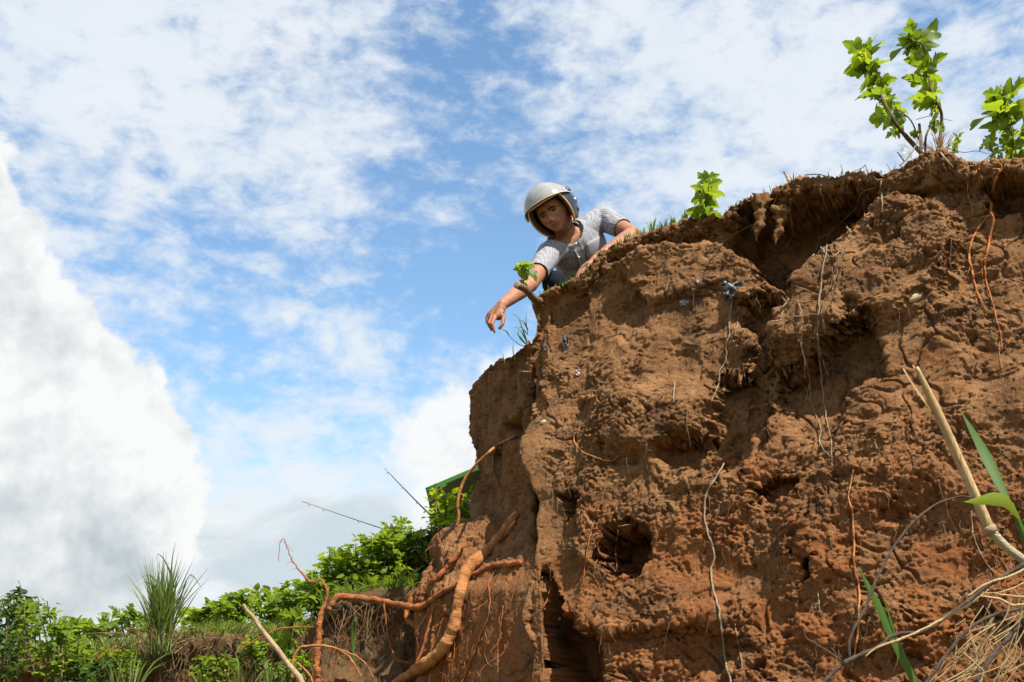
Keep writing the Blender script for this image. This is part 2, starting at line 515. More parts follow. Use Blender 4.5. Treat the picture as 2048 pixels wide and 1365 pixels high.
FEATURES = [  # polygon in photo pixels, depth in metres (negative = hollow), softness in pixels
    ([(1490, 412), (1600, 392), (1700, 372), (1765, 380), (1745, 410), (1690, 450), (1640, 510), (1612, 570), (1570, 592), (1530, 565), (1500, 525), (1450, 500), (1470, 455)], -0.30, 26),
    ([(1210, 512), (1280, 482), (1400, 450), (1490, 430), (1470, 500), (1400, 492), (1300, 500), (1230, 535)], -0.07, 18),
    ([(1235, 535), (1300, 505), (1400, 494), (1490, 495), (1508, 525), (1552, 580), (1540, 604), (1480, 612), (1440, 575), (1400, 590), (1300, 620)], 0.05, 22),
    ([(1560, 600), (1640, 520), (1760, 412), (1830, 395), (1930, 440), (1900, 560), (1800, 640), (1700, 640), (1650, 695), (1545, 735), (1520, 680)], 0.10, 50),
    ([(1550, 742), (1600, 732), (1655, 690), (1705, 640), (1745, 630), (1775, 690), (1765, 760), (1700, 800), (1700, 880), (1640, 912), (1585, 880), (1555, 800)], -0.13, 24),
    ([(1478, 618), (1560, 606), (1540, 700), (1532, 800), (1540, 900), (1505, 930), (1490, 800), (1500, 700)], -0.10, 26),
    ([(1440, 752), (1500, 735), (1502, 900), (1480, 945), (1400, 965), (1330, 935), (1300, 890), (1400, 862)], -0.12, 24),
    ([(1210, 1062), (1245, 1042), (1282, 1060), (1284, 1110), (1266, 1148), (1222, 1142), (1194, 1100)], -0.26, 28),
    ([(1082, 1140), (1095, 1150), (1120, 1210), (1150, 1262), (1205, 1290), (1190, 1450), (1086, 1450)], -0.30, 20),
    ([(1150, 1240), (1230, 1270), (1400, 1250), (1500, 1290), (1400, 1365), (1200, 1400), (1170, 1300)], -0.06, 30),
    ([(1205, 610), (1290, 600), (1300, 660), (1230, 680), (1195, 650)], -0.03, 30),
    ([(1072, 592), (1120, 575), (1172, 566), (1165, 640), (1120, 650), (1080, 640)], -0.07, 14),
    ([(1490, 985), (1560, 960), (1610, 965), (1605, 990), (1540, 1006), (1500, 1005)], -0.08, 10),
    ([(1962, 375), (2010, 348), (2100, 340), (2120, 410), (2048, 424), (1990, 424)], -0.17, 14),
    ([(1780, 395), (1850, 372), (1960, 372), (1960, 395), (1850, 392)], -0.05, 12),
    ([(1120, 990), (1150, 985), (1155, 1030), (1130, 1040)], -0.10, 10),
    ([(1600, 1115), (1628, 1120), (1630, 1170), (1606, 1175)], -0.09, 10),
    ([(1750, 1010), (1800, 1000), (1810, 1040), (1760, 1050)], -0.05, 14),
    ([(1072, 600), (1092, 640), (1080, 780), (1075, 880), (1050, 880), (1062, 700), (1060, 610)], -0.05, 12),
    ([(1560, 1000), (1800, 900), (2048, 960), (2048, 1250), (1800, 1300), (1600, 1250)], 0.06, 120),
    ([(1180, 800), (1290, 760), (1380, 840), (1300, 920), (1190, 900)], 0.05, 60),
]
R_, C_ = 900, 900
G, NT_TOP = cliff_grid(R_, C_)
shape = G.shape
P = G.reshape(-1, 3).astype(np.float32)
pxx, pyy = proj(P)
wx = fbm(P * 7, 5, 0.65, 61) * 34; wy = fbm(P * 7, 5, 0.65, 71) * 30
front = np.zeros((R_, C_), bool); front[NT_TOP:, :int(C_ * 0.88)] = True
front = front.ravel()
disp = np.zeros(len(P), np.float32)
for poly, amp, soft in FEATURES:
    mk = poly_mask(pxx + wx, pyy + wy, poly, soft)
    disp += np.where(front, mk * amp, 0)
N = normals_grid(G)
if N[R_ // 2, C_ // 2] @ OUT < 0: N = -N
outv = np.array([-0.45, -0.80, 0.05]); outv /= np.linalg.norm(outv)
P2 = P + disp[:, None] * outv[None].astype(np.float32)
rough = 0.12 + 0.88 * sstep(fbm(P * 2.0, 4, 0.6, 81), -0.08, 0.30)
rough = np.maximum(rough, 0.75 * sstep(pyy, 600, 1000) * sstep(fbm(P * 3, 3, .5, 83), -0.3, 0.2))
rough = np.maximum(rough, 0.8 * sstep(pyy - y_top(pxx), 75, 15))
fade = np.ones((R_, C_), np.float32)
fade[:NT_TOP] = np.linspace(0.2, 0.85, NT_TOP)[:, None]
P2 = P2.reshape(shape)
kc = np.interp(np.arange(C_), [int(C_ * .86) - 90, int(C_ * .86) - 10, C_], [0, 1, 1])[None, :]
cw = fbm(P2.reshape(-1, 3) * np.array([2.6, 2.6, 2.2], np.float32), 3, .5, 19).reshape(R_, C_) * 0.16 * sstep(np.arange(R_) - NT_TOP, 0, 40)[:, None]
P2[..., 0] += kc * (cw + 0.012)
P2 = P2.reshape(-1, 3)
N2 = normals_grid(P2.reshape(shape)); N2 = N2 * np.sign((N2 * N).sum(-1))[..., None]
Nm = N2 * 0.6 + N * 0.4; Nm /= np.linalg.norm(Nm, axis=2)[..., None]
low = np.ones((R_, C_), np.float32)
low *= (0.12 + 0.88 * sstep(np.arange(R_) - NT_TOP, 10, 190))[:, None] * (0.2 + 0.8 * sstep(int(C_ * 0.86) - np.arange(C_), 10, 130))[None, :]
cn0 = int(C_ * 0.86)
fade *= np.interp(np.arange(C_), [cn0 - 70, cn0 - 12, C_], [1.0, 0.30, 0.30])[None, :]
dd = soil_relief(P2, Nm, rough, low=low.ravel()).reshape(R_, C_) * fade
P3 = P2.reshape(shape) + Nm * dd[..., None]
cliff = link('cliff', mesh_np('cliff', P3.reshape(-1, 3), grid_faces(R_, C_)), SOIL)
tag(cliff, 'eroded brown and reddish earth cliff of crumbling clods', kind='structure')

# ------------------------------------------------------------------ the lower buttress on the left of the cliff
sil = np.array([(690, 1062), (700, 1052), (712, 1030), (726, 1000), (742, 976), (765, 962), (790, 947), (830, 943), (860, 945), (900, 957), (950, 960), (985, 952), (1010, 944), (1040, 948), (1062, 942),
                (1080, 918), (1105, 890), (1140, 858), (1180, 838), (1230, 830), (1300, 838), (1365, 838), (1500, 830), (1900, 800), (2200, 780)], float)
R2, C2, W2 = 460, 314, 60
rows = np.concatenate([np.linspace(690, 1420, 400), np.linspace(1430, 2150, 60)])
G2 = np.zeros((R2, C2 + W2, 3))
for i, y in enumerate(rows):
    xl = np.interp(y, sil[:, 0], sil[:, 1])
    xr = 1105 + 0.04 * (y - 700) - 44 * sstep(y, 1095, 1150)
    xs = np.concatenate([np.linspace(xr + 55, xr, 64), np.linspace(xr, xl, C2 - 64)])
    k = sstep(y, 985, 1190)
    Yl = 4.98 + np.clip(1062 - xs, -60, 300) / 115 * 0.85
    Yc = 4.56 + np.clip(1062 - xs, -60, 300) / 150 * 0.42 + (y - 1130) / 500 * -0.12
    Ys = Yl * (1 - k) + Yc * k
    Ys = Ys + 0.60 * sstep(xs, 1058, 1112) * (1 - sstep(y, 1060, 1130))
    Ys[:64] += 0.50 * np.linspace(1, 0, 64) ** 0.6
    for j, x in enumerate(xs):
        G2[i, j] = W(x, y, Ys[j])
    e = G2[i, C2 - 1]
    q = np.linspace(0, 1, W2 + 1)[1:]
    G2[i, C2:] = np.stack([e[0] + 0.04 * q + 0.5 * q ** 3, e[1] + 0.25 * q + 2.0 * q ** 4, np.full(W2, e[2])], -1)
P = G2.reshape(-1, 3).astype(np.float32)
N = normals_grid(G2)
if N[300, 100] @ np.array([-0.3, -1, 0]) < 0: N = -N
pxx, pyy = proj(P)
smoothblock = poly_mask(pxx, pyy, [(905, 1150), (1062, 1140), (1062, 1500), (880, 1500)], 30)
rough = (0.35 + 0.65 * sstep(fbm(P * 2, 3, .5, 91), -0.3, 0.3)) * (1 - 0.85 * smoothblock)
dd = soil_relief(P, N, rough, 0.85 - 0.45 * smoothblock, 1.1, 0.25)
dd += fbm(P * np.array([16, 16, 2.2]), 3, 0.55, 95, ridged=True) * 0.016 * (1 - 0.6 * smoothblock)
for poly, amp, soft in [([(1010, 852), (1048, 820), (1052, 872), (1030, 885)], -0.12, 12), ([(985, 905), (1005, 900), (1005, 960), (988, 955)], -0.07, 8),
                        ([(880, 1095), (930, 1062), (1010, 1040), (1010, 1075), (940, 1130), (890, 1150)], 0.07, 18)]:
    dd += poly_mask(pxx, pyy, poly, soft) * amp
dd.reshape(R2, C2 + W2)[:, :130] *= np.interp(np.arange(130), [0, 60, 130], [0.15, 0.2, 1.0])[None]
P3 = P + N.reshape(-1, 3) * dd[:, None]
# closing cap on top: pull the first rows back over the top
P3 = P3.reshape(R2, C2 + W2, 3)
cap = np.stack([P3[0] + np.array([0.10, 0.35, 0.0]) * s + np.array([0, 0, -0.04 * s]) for s in (4.0, 2.0, 1.0, .5, .2)], 0)
P3 = np.concatenate([cap, P3], 0)
buttress = link('cliff_buttress', mesh_np('cliff_buttress', P3.reshape(-1, 3), grid_faces(R2 + 5, C2 + W2)), SOIL)
tag(buttress, 'lower earth buttress in shade at the left end of the cliff', kind='structure')

# ------------------------------------------------------------------ the low bank on the left
be = np.array([(-500, 1330, 6.9), (-200, 1325, 6.8), (0, 1322, 6.7), (120, 1318, 6.6), (200, 1308, 6.5), (300, 1300, 6.4), (360, 1288, 6.3), (400, 1280, 6.3), (480, 1284, 6.2), (560, 1285, 6.1), (625, 1275, 5.9), (640, 1235, 5.75),
               (660, 1200, 5.7), (720, 1192, 5.65), (800, 1192, 5.6), (860, 1190, 5.6), (900, 1180, 5.7), (950, 1165, 5.8), (1000, 1150, 5.9)], float)
Cb, Rf = 330, 130
xs = np.linspace(-500, 1000, Cb)
ey = np.interp(xs, be[:, 0], be[:, 1]); eY = np.interp(xs, be[:, 0], be[:, 2])
edge = np.array([tuple(W(x, y, Y)) for x, y, Y in zip(xs, ey, eY)])
back = [(34, 1.1), (22, 1.0), (14, 0.85), (9, 0.68), (6, 0.55), (4.2, 0.42), (3.0, 0.30), (2.2, 0.22), (1.6, 0.15), (1.1, 0.10), (0.75, 0.07), (0.5, 0.05), (0.3, 0.03), (0.15, 0.02), (0.07, 0.01)]
rowsB = []
for db, dz in back:
    r_ = edge + np.array([0.0, db, 0.0]); r_[:, 2] = np.minimum(edge[:, 2], EYE + 0.75) + dz * 0.9 + np.where(xs > 700, 0.16 * min(db, 2.0), 0)
    r_[:, 0] *= 1 + db * 0.06
    rowsB.append(r_)
dn = np.linspace(0, 1, Rf)
for q in dn:
    d = q ** 1.2 * 2.4
    r_ = edge + np.array([0.0, -0.10 * sstep(d, 0.1, 0.2) * 0 - 0.35 * d, 0.0]); r_[:, 2] = edge[:, 2] - d
    r_[:, 1] += 0.10 * (sstep(d, 0.02, 0.15) - sstep(d, 0.2, 0.7))
    rowsB.append(r_)
GB = np.array(rowsB)
P = GB.reshape(-1, 3).astype(np.float32)
N = normals_grid(GB)
if N[-20, 100] @ np.array([0, -1, 0.2]) < 0: N = -N
rough = np.full(len(P), 0.7, np.float32)
dd = soil_relief(P, N, rough, 0.9, 0.8).reshape(len(rowsB), Cb)
dd[:len(back)] *= 0.4
dd += (fbm(P * np.array([14, 14, 2.0]), 3, 0.55, 97, ridged=True) * 0.02).reshape(len(rowsB), Cb)
PB = GB + N * dd[..., None]
bank = link('bank', mesh_np('bank', PB.reshape(-1, 3), grid_faces(len(rowsB), Cb)), SOIL_BANK)
tag(bank, 'low earth bank with grassy top left of the cliff', kind='structure')

# terrace top behind the lip, and the ground sheet
tx = np.linspace(0.10, 14, 60); ty = np.linspace(3.0, 40, 120)
TX, TY = np.meshgrid(tx, ty)
TZ = EYE + 1.80 + 0.20 * sstep(TX, 0.8, 1.8) + 0.02 * fbm(np.stack([TX.ravel(), TY.ravel(), TX.ravel() * 0], -1) * 2, 3).reshape(TX.shape)
lip = np.interp(TX, [-0.2, .08, 1.75, 3.2, 14], [5.3, 5.25, 4.1, 3.1, 3.0])
TY2 = np.maximum(TY, lip + 0.28)
TZ = TZ - 0.25 * (TY2 - TY > 0.01)
TG = np.stack([TX, TY2, TZ], -1)
soil_top = link('terrace', mesh_np('terrace', TG.reshape(-1, 3), grid_faces(*TX.shape)), SOIL_BANK)
tag(soil_top, 'flat ground on top of the cliff', kind='structure')
gm, t_, out_ = material('lower_ground')
Pn = t_.node('ShaderNodeTexCoord').outputs['Object']
gc = t_.mix(t_.smooth(t_.noise(Pn, 0.6, 8, 0.6), 0.4, 0.6), (0.17, 0.10, 0.05), (0.07, 0.10, 0.03))
principled(t_, out_, gc, 0.95, 0.1)
gx = np.concatenate([np.linspace(-900, -12, 12), np.linspace(-10, 10, 60), np.linspace(12, 900, 12)])
GX, GY = np.meshgrid(gx, gx)
GZ = 0.05 * fbm(np.stack([GX.ravel(), GY.ravel(), GX.ravel() * 0], -1) * 0.9, 4).reshape(GX.shape) - 0.04
ground = link('ground', mesh_np('ground', np.stack([GX, GY, GZ], -1).reshape(-1, 3), grid_faces(*GX.shape)), gm)
tag(ground, 'bare ground below the cliff', kind='structure')
bpy.context.view_layer.update()

def hit(px, py, lift=0.0, objs=None):
    """point of the earth seen at photo pixel (px,py), lifted towards the camera; and its normal"""
    d = ray(px, py); best = None
    for o in (objs or (cliff, buttress, bank)):
        ok, loc, nor, _ = o.ray_cast(CAMP, d)
        if ok and (best is None or (loc - CAMP).length < best[2]):
            best = (loc, nor, (loc - CAMP).length)
    if best is None: return None, None
    n = best[1]
    if n.dot(d) > 0: n = -n
    return best[0] - d * lift, n
# ------------------------------------------------------------------ plant and root materials
def leaf_material(name, front, trans, front2, trans2, k=0.55, gloss=0.35):
    m, t, out = material(name)
    oi = t.node('ShaderNodeObjectInfo').outputs['Random']
    isl = t.node('ShaderNodeNewGeometry').outputs['Random Per Island']
    r = t.math('FRACT', t.math('ADD', oi, isl))
    P = t.node('ShaderNodeTexCoord').outputs['Object']
    n = t.noise(P, 30, 3, 0.6)
    f = t.math('MULTIPLY_ADD', t.math('SUBTRACT', n, 0.5), 0.5, r, clamp=True)
    a = principled(t, None, t.mix(f, front, front2), gloss + .12, 0.3)
    tr = t.node('ShaderNodeBsdfTranslucent')
    t.put(tr.inputs['Color'], t.mix(f, trans, trans2))
    mx = t.node('ShaderNodeMixShader'); mx.inputs[0].default_value = k
    t.l.new(a.outputs[0], mx.inputs[1]); t.l.new(tr.outputs[0], mx.inputs[2])
    t.l.new(mx.outputs[0], out.inputs[0])
    return m

LEAF_BRIGHT = leaf_material('mulberry_leaf', (0.105, 0.175, 0.018), (0.42, 0.50, 0.016), (0.055, 0.110, 0.014), (0.20, 0.30, 0.014))
LEAF_YOUNG = leaf_material('young_leaf', (0.12, 0.20, 0.02), (0.30, 0.38, 0.018), (0.09, 0.17, 0.02), (0.22, 0.32, 0.02))
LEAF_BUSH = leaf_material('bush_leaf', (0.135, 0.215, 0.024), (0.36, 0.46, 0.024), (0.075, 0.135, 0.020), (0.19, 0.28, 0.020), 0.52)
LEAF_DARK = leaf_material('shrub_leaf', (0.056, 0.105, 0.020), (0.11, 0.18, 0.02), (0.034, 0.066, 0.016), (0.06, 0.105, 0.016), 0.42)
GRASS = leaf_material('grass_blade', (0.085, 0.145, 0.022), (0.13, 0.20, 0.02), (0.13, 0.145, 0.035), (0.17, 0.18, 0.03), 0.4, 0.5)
GRASS_TALL = leaf_material('reed_blade', (0.085, 0.150, 0.028), (0.15, 0.23, 0.026), (0.13, 0.165, 0.035), (0.19, 0.22, 0.035), 0.35, 0.45)
GRASS_DRY = leaf_material('dry_grass', (0.33, 0.22, 0.095), (0.26, 0.18, 0.07), (0.43, 0.31, 0.15), (0.33, 0.24, 0.11), 0.25, 0.6)
BLADE = leaf_material('cane_leaf', (0.055, 0.13, 0.015), (0.12, 0.22, 0.012), (0.065, 0.14, 0.018), (0.13, 0.23, 0.014), 0.45, 0.4)
BLADE_Y = leaf_material('cane_leaf_yellow', (0.16, 0.22, 0.02), (0.30, 0.34, 0.012), (0.17, 0.23, 0.02), (0.32, 0.35, 0.014), 0.5, 0.4)

def bark_material(name, a, b, c, scale=40, stretch=0.35, spec=0.2, fibre=False, dirt=None):
    m, t, out = material(name)
    P = t.node('ShaderNodeTexCoord').outputs['Object']
    if fibre: P = t.mapping(P, scale=(1, 1, .1), rot=(0, radians(22), 0))
    n1 = t.noise(P, scale * 0.5, 6, 0.65)
    n2 = t.noise(t.mapping(P, scale=(1, 1, 3.0)), scale * 2.2, 4, 0.6)
    col = t.mix(t.smooth(n1, 0.36, 0.62), a, b)
    col = t.mix(t.math('MULTIPLY', t.smooth(n2, 0.56, 0.72), 0.8), col, c)
    if dirt is not None: col = t.mix(t.math('MULTIPLY', t.smooth(t.noise(P, 9, 7, .7), .54, .62), .7), col, dirt)
    principled(t, out, col, 0.8, spec, (t.math('ADD', t.math('ADD', n1, n2), t.noise(P, scale * 6, 4, .7)), 0.9, 0.008))
    return m

ROOT = bark_material('root_bark', (0.32, 0.125, 0.036), (0.50, 0.215, 0.070), (0.12, 0.042, 0.013), 26, dirt=(0.16, 0.085, 0.038))
ROOT_RED = bark_material('root_bark_red', (0.26, 0.078, 0.022), (0.38, 0.135, 0.04), (0.10, 0.03, 0.010), 30, dirt=(0.13, 0.066, 0.03))
ROOT_ORANGE = bark_material('root_bark_orange', (0.42, 0.125, 0.028), (0.52, 0.20, 0.055), (0.24, 0.06, 0.016), 40, dirt=(0.20, 0.09, 0.035))
ROOT_PALE = bark_material('rootlet_pale', (0.30, 0.22, 0.13), (0.38, 0.30, 0.20), (0.16, 0.095, 0.05), 60)
ROOT_BROWN = bark_material('rootlet_brown', (0.17, 0.10, 0.05), (0.26, 0.17, 0.09), (0.09, 0.05, 0.025), 60)
TWIG = bark_material('twig_bark', (0.085, 0.055, 0.036), (0.14, 0.098, 0.066), (0.04, 0.026, 0.016), 60)
STEM = bark_material('stem_bark', (0.13, 0.085, 0.045), (0.20, 0.14, 0.075), (0.07, 0.04, 0.02), 60)
STEM_G = bark_material('green_stem', (0.10, 0.13, 0.035), (0.14, 0.16, 0.05), (0.09, 0.07, 0.03), 60)
CANE = bark_material('dry_cane', (0.36, 0.225, 0.095), (0.46, 0.31, 0.15), (0.24, 0.135, 0.055), 26, spec=0.35, fibre=True)
CANE_G = bark_material('cane_internode', (0.34, 0.30, 0.17), (0.42, 0.36, 0.22), (0.22, 0.18, 0.09), 30, spec=0.4)
STICK = bark_material('stick_wood', (0.34, 0.225, 0.125), (0.42, 0.295, 0.18), (0.20, 0.12, 0.06), 40, fibre=True)
WOOD = bark_material('bare_wood', (0.34, 0.225, 0.125), (0.42, 0.295, 0.18), (0.20, 0.12, 0.06), 30)

rng = np.random.default_rng(5)

# ------------------------------------------------------------------ leaves
def leaf_mesh(name, half, half2=None, fold=0.25, droop=0.25, wave=0.03, serr=0.03, seed=0):
    r = np.random.default_rng(seed)
    def dense(h):
        h = np.asarray(h, float); o = []
        for i in range(len(h) - 1):
            for q in (0, .5):
                p = h[i] * (1 - q) + h[i + 1] * q
                if q and 0 < i < len(h) - 1:
                    tdir = h[i + 1] - h[i]; nrm = np.array([-tdir[1], tdir[0]]); nrm /= np.linalg.norm(nrm) + 1e-9
                    p = p - nrm * serr * (-1 if nrm[1] > 0 else 1) * r.uniform(0.5, 1.3)
                o.append(p)
        o.append(h[-1]); return np.array(o)
    V = []; F = []
    for s, h in ((1, half), (-1, half2 or half)):
        e = dense(h)
        mu = np.maximum.accumulate(np.clip(e[:, 0] * 0.96 - 0.10 * e[:, 1], 0, 1)); mu[-1] = 1
        b = len(V)
        for (u, v), m0 in zip(e, mu):
            for q in (0.0, 0.55, 1.0):
                x = m0 * (1 - q) + u * q; y = v * q
                z = fold * y - 0.55 * fold * y * y * 2 - droop * x * x + wave * math.sin(9 * x + 5 * y * s + seed)
                V.append((x, s * y, z))
        n = len(e)
        for i in range(n - 1):
            for k in (0, 1):
                q = [b + i * 3 + k, b + i * 3 + k + 1, b + (i + 1) * 3 + k + 1, b + (i + 1) * 3 + k]
                F.append(q if s < 0 else q[::-1])
    me = mesh_np(name, np.array(V), np.array(F))
    return me

H_LOBED = [(0, 0), (-.07, .12), (-.01, .27), (.12, .34), (.25, .45), (.35, .43), (.31, .22), (.37, .13), (.52, .30), (.64, .34), (.68, .20), (.82, .17), (.92, .08), (1, 0)]
H_LOBED2 = [(0, 0), (-.08, .15), (.00, .33), (.10, .50), (.22, .52), (.22, .26), (.32, .17), (.50, .38), (.62, .36), (.64, .18), (.80, .14), (1, 0)]
H_HEART = [(0, 0), (-.07, .14), (.02, .30), (.16, .38), (.32, .39), (.48, .35), (.62, .28), (.76, .19), (.90, .08), (1, 0)]
H_OVAL = [(0, 0), (.06, .14), (.22, .27), (.45, .30), (.68, .23), (.88, .10), (1, 0)]
MULB = {}
def mulberry_set(key, mat):
    L = [leaf_mesh('leaf', H_LOBED, H_LOBED2, .30, .30, .03, .035, 1), leaf_mesh('leaf', H_LOBED2, H_LOBED, .35, .18, .04, .035, 2),
         leaf_mesh('leaf', H_HEART, H_LOBED, .28, .35, .03, .03, 3), leaf_mesh('leaf', H_HEART, None, .30, .25, .03, .03, 4)]
    for me in L: me.materials.append(mat)
    MULB[key] = L
for k_, m_ in (('bright', LEAF_BRIGHT), ('young', LEAF_YOUNG), ('bush', LEAF_BUSH), ('dark', LEAF_DARK)):
    mulberry_set(k_, m_)

def orient(base, x, nrm, size):
    x = Vector(x).normalized(); n = Vector(nrm); n = (n - x * n.dot(x))
    if n.length < 1e-4: n = x.orthogonal()
    n.normalize(); y = n.cross(x)
    M = Matrix((x, y, n)).transposed().to_4x4()
    return Matrix.Translation(base) @ M @ Matrix.Scale(size, 4)

def add_leaf(parent, me, M, name='leaf'):
    o = bpy.data.objects.new(name, me); C.objects.link(o)
    o.parent = parent
    o.matrix_local = Matrix.Translation(-parent.location) @ M
    return o

def leaf_normal(k=0.55):
    return Vector((rng.normal() * k, rng.normal() * k + 0.25, 0.85))

def mulberry(name, label, cat, Y, base, stems, leaves, key, group, extra=0.75, mat=None, grow=1.0):
    """stems: list of (px points, radius px); leaves: (bx,by,tx,ty) in photo pixels"""
    b = W(base[0], base[1], Y)
    root = empty(name, b, label, cat, group)
    sc = (b - CAMP).dot(CF) / FPX
    for pts, r0, r1 in stems:
        g = Geo()
        yy = [Y + 0.05 * math.sin(i * 1.7 + r0) for i in range(len(pts))]
        p = spline([W(x, y, y_) for (x, y), y_ in zip(pts, yy)], 6 * len(pts))
        g.tube(p, [r0 * sc * .8, r1 * sc * .8], 7, True, 0.12, rng)
        link('stem', g.mesh('stem', True, b), mat or (STEM if r0 > 2 else STEM_G), root)
    for (bx, by, tx, ty) in leaves:
        dy = rng.uniform(-0.06, 0.06)
        p0 = W(bx, by, Y + dy); L = math.hypot(tx - bx, ty - by) * sc
        p1 = W(tx, ty, Y + dy + rng.uniform(-0.5, 0.3) * L)
        d = p1 - p0; size = d.length * grow * rng.uniform(0.85, 1.04)
        n = leaf_normal(0.45) + Vector((0, 0.12, 0.05))
        me = MULB[key][rng.choice(4, p=[.38, .38, .16, .08])]
        M = orient(p0, d, n, size)
        Wd = rng.uniform(0.85, 1.15)
        M = M @ Matrix.Diagonal((1, Wd, 1, 1))
        add_leaf(root, me, M)
        for _ in range(3):
            if rng.random() > extra: continue
            d2 = d + Vector(rng.normal(size=3)) * L * .7
            add_leaf(root, MULB[key][rng.integers(0, 3)], orient(p0 + Vector((rng.normal() * .006, .02, -.004)), d2, leaf_normal(.5), size * rng.uniform(.35, .75)))
    return root

c2 = lambda pts: [(1648 + x / 3.4125, y / 3.4125) for x, y in pts]
l2 = lambda L: [(1648 + a / 3.4125, b / 3.4125, 1648 + c / 3.4125, d / 3.4125) for a, b, c, d in L]
YP = 4.05
mulberry('mulberry_shrub', 'tall mulberry sapling with two leafy shoots on the highest mound of the cliff edge', 'shrub', YP, (1848, 312),
    [(c2([(690, 1075), (600, 975), (500, 860), (410, 700), (360, 560), (320, 430), (293, 350)]), 6.5, 1.6),
     (c2([(770, 1060), (790, 960), (802, 780), (755, 680), (720, 560), (700, 460), (680, 320), (622, 280)]), 5.5, 1.4),
     (c2([(690, 1050), (700, 920), (760, 815), (790, 740)]), 3.0, 2.0),
     (c2([(660, 1050), (660, 950), (650, 850)]), 4.0, 3.5),
     (c2([(650, 960), (590, 820), (490, 740), (460, 700)]), 2.2, 1.0),
     (c2([(545, 1100), (510, 1050), (500, 1040)]), 2.0, 1.4)],
    l2([(295, 358, 125, 280), (300, 352, 335, 222), (292, 360, 222, 345), (305, 358, 385, 262), (318, 440, 108, 482), (322, 445, 180, 385), (326, 470, 432, 392), (334, 520, 285, 545),
        (330, 500, 360, 400), (366, 560, 482, 532), (350, 562, 212, 585), (372, 640, 192, 645), (390, 650, 300, 600), (398, 690, 355, 700), (430, 700, 515, 635), (440, 690, 410, 560),
        (462, 790, 280, 815), (462, 800, 398, 858), (450, 780, 400, 740), (505, 880, 420, 945), (500, 900, 440, 890), (492, 740, 585, 755), (505, 760, 555, 845), (470, 720, 540, 700),
        (622, 285, 440, 372), (620, 280, 488, 205), (612, 262, 578, 122), (674, 305, 765, 165), (670, 300, 618, 205), (694, 420, 545, 402), (700, 440, 565, 348), (706, 495, 798, 368),
        (702, 480, 636, 492), (710, 500, 730, 400), (726, 580, 542, 500), (728, 590, 636, 645), (742, 625, 820, 625), (742, 612, 790, 590), (735, 600, 650, 560), (752, 660, 560, 690), (752, 670, 545, 640),
        (752, 690, 615, 690), (766, 745, 705, 785), (770, 742, 742, 650), (772, 800, 678, 852), (800, 860, 835, 895), (780, 700, 690, 720), (640, 920, 570, 900), (760, 850, 800, 900)]),
    'bright', 'mulberry plants on the cliff edge')
mulberry('mulberry_shrub', 'broad-leaved mulberry sapling cut by the right edge of the view', 'shrub', YP - .1, (2020, 322),
    [(c2([(1300, 1080), (1282, 890), (1262, 780), (1240, 660), (1195, 640)]), 3.0, 1.3), (c2([(1180, 1100), (1140, 1020), (1130, 950)]), 2, 1.2), (c2([(1400, 1080), (1370, 900), (1360, 750)]), 3, 1.5)],
    l2([(1240, 660, 1375, 540), (1195, 645, 1072, 622), (1215, 640, 1280, 570), (1250, 750, 990, 828), (1228, 720, 1095, 690), (1284, 870, 1045, 845), (1292, 800, 1400, 660), (1290, 800, 1275, 700),
        (1320, 760, 1430, 800), (1140, 960, 1060, 1000), (1135, 940, 1090, 930), (1140, 990, 1160, 890), (1180, 1050, 1090, 1060), (1250, 1000, 1180, 930), (1260, 1000, 1380, 960), (1280, 980, 1220, 900),
        (1300, 1050, 1220, 1060), (1320, 1060, 1420, 1000), (1350, 1000, 1400, 890), (1220, 1060, 1160, 1090), (1240, 1080, 1330, 1070), (1350, 900, 1480, 860), (1200, 1000, 1130, 1060)]),
    'bright', 'mulberry plants on the cliff edge')
mulberry('mulberry_seedling', 'small bright mulberry seedling beside the tall sapling and dry stalks', 'plant', YP - .02, (1908, 300),
    [([(1908, 302), (1914, 285), (1916, 275)], 1.5, 0.8)],
    [(1914, 285, 1898, 282), (1914, 280, 1926, 262), (1913, 288, 1923, 280), (1912, 290, 1902, 300), (1914, 276, 1908, 262), (1908, 298, 1918, 310)],
    'young', 'mulberry plants on the cliff edge')
mulberry('mulberry_seedling', 'leafy light green seedling on the edge midway between the man and tall sapling', 'plant', 4.56, (1405, 430),
    [([(1404, 436), (1408, 405), (1412, 370), (1413, 352)], 2.4, 1.2)],
    [(1412, 362, 1396, 346), (1413, 358, 1430, 350), (1412, 372, 1442, 362), (1410, 380, 1386, 372), (1410, 385, 1446, 384), (1409, 395, 1384, 400), (1408, 398, 1436, 410), (1407, 410, 1384, 424),
     (1406, 415, 1428, 428), (1406, 420, 1378, 432), (1410, 375, 1402, 392), (1413, 356, 1410, 344), (1407, 428, 1375, 420), (1407, 428, 1440, 432)],
    'young', 'mulberry plants on the cliff edge', grow=1.3)
c1 = lambda pts: [(940 + x / 3.4125, 330 + y / 3.4125) for x, y in pts]
l1 = lambda L: [(940 + a / 3.4125, 330 + b / 3.4125, 940 + c / 3.4125, 330 + d / 3.4125) for a, b, c, d in L]
st = mulberry('tree_stump', 'cut branch stump with a leafy sprout jutting from the cliff corner', 'stump', 4.76, (1072, 600),
    [(c1([(352, 800), (354, 760), (350, 700), (372, 680)]), 1.0, 0.6)],
    l1([(366, 690, 470, 770), (352, 700, 285, 715), (372, 682, 295, 660), (375, 670, 450, 668), (356, 796, 412, 768), (352, 790, 335, 785), (380, 690, 440, 690)]),
    'bright', None)
g = Geo()
g.tube(spline([W(1078, 603, 4.93), W(1066, 596, 4.84), W(1052, 580, 4.76), W(1034, 570, 4.70)], 14), [.022, .019, .017, .018], 10, False, 0.06, rng)
link('branch', g.mesh('branch', True, st.location), STEM, st)
e = W(1034, 570, 4.70); ax = (W(1034, 570, 4.70) - W(1052, 580, 4.76)).normalized()
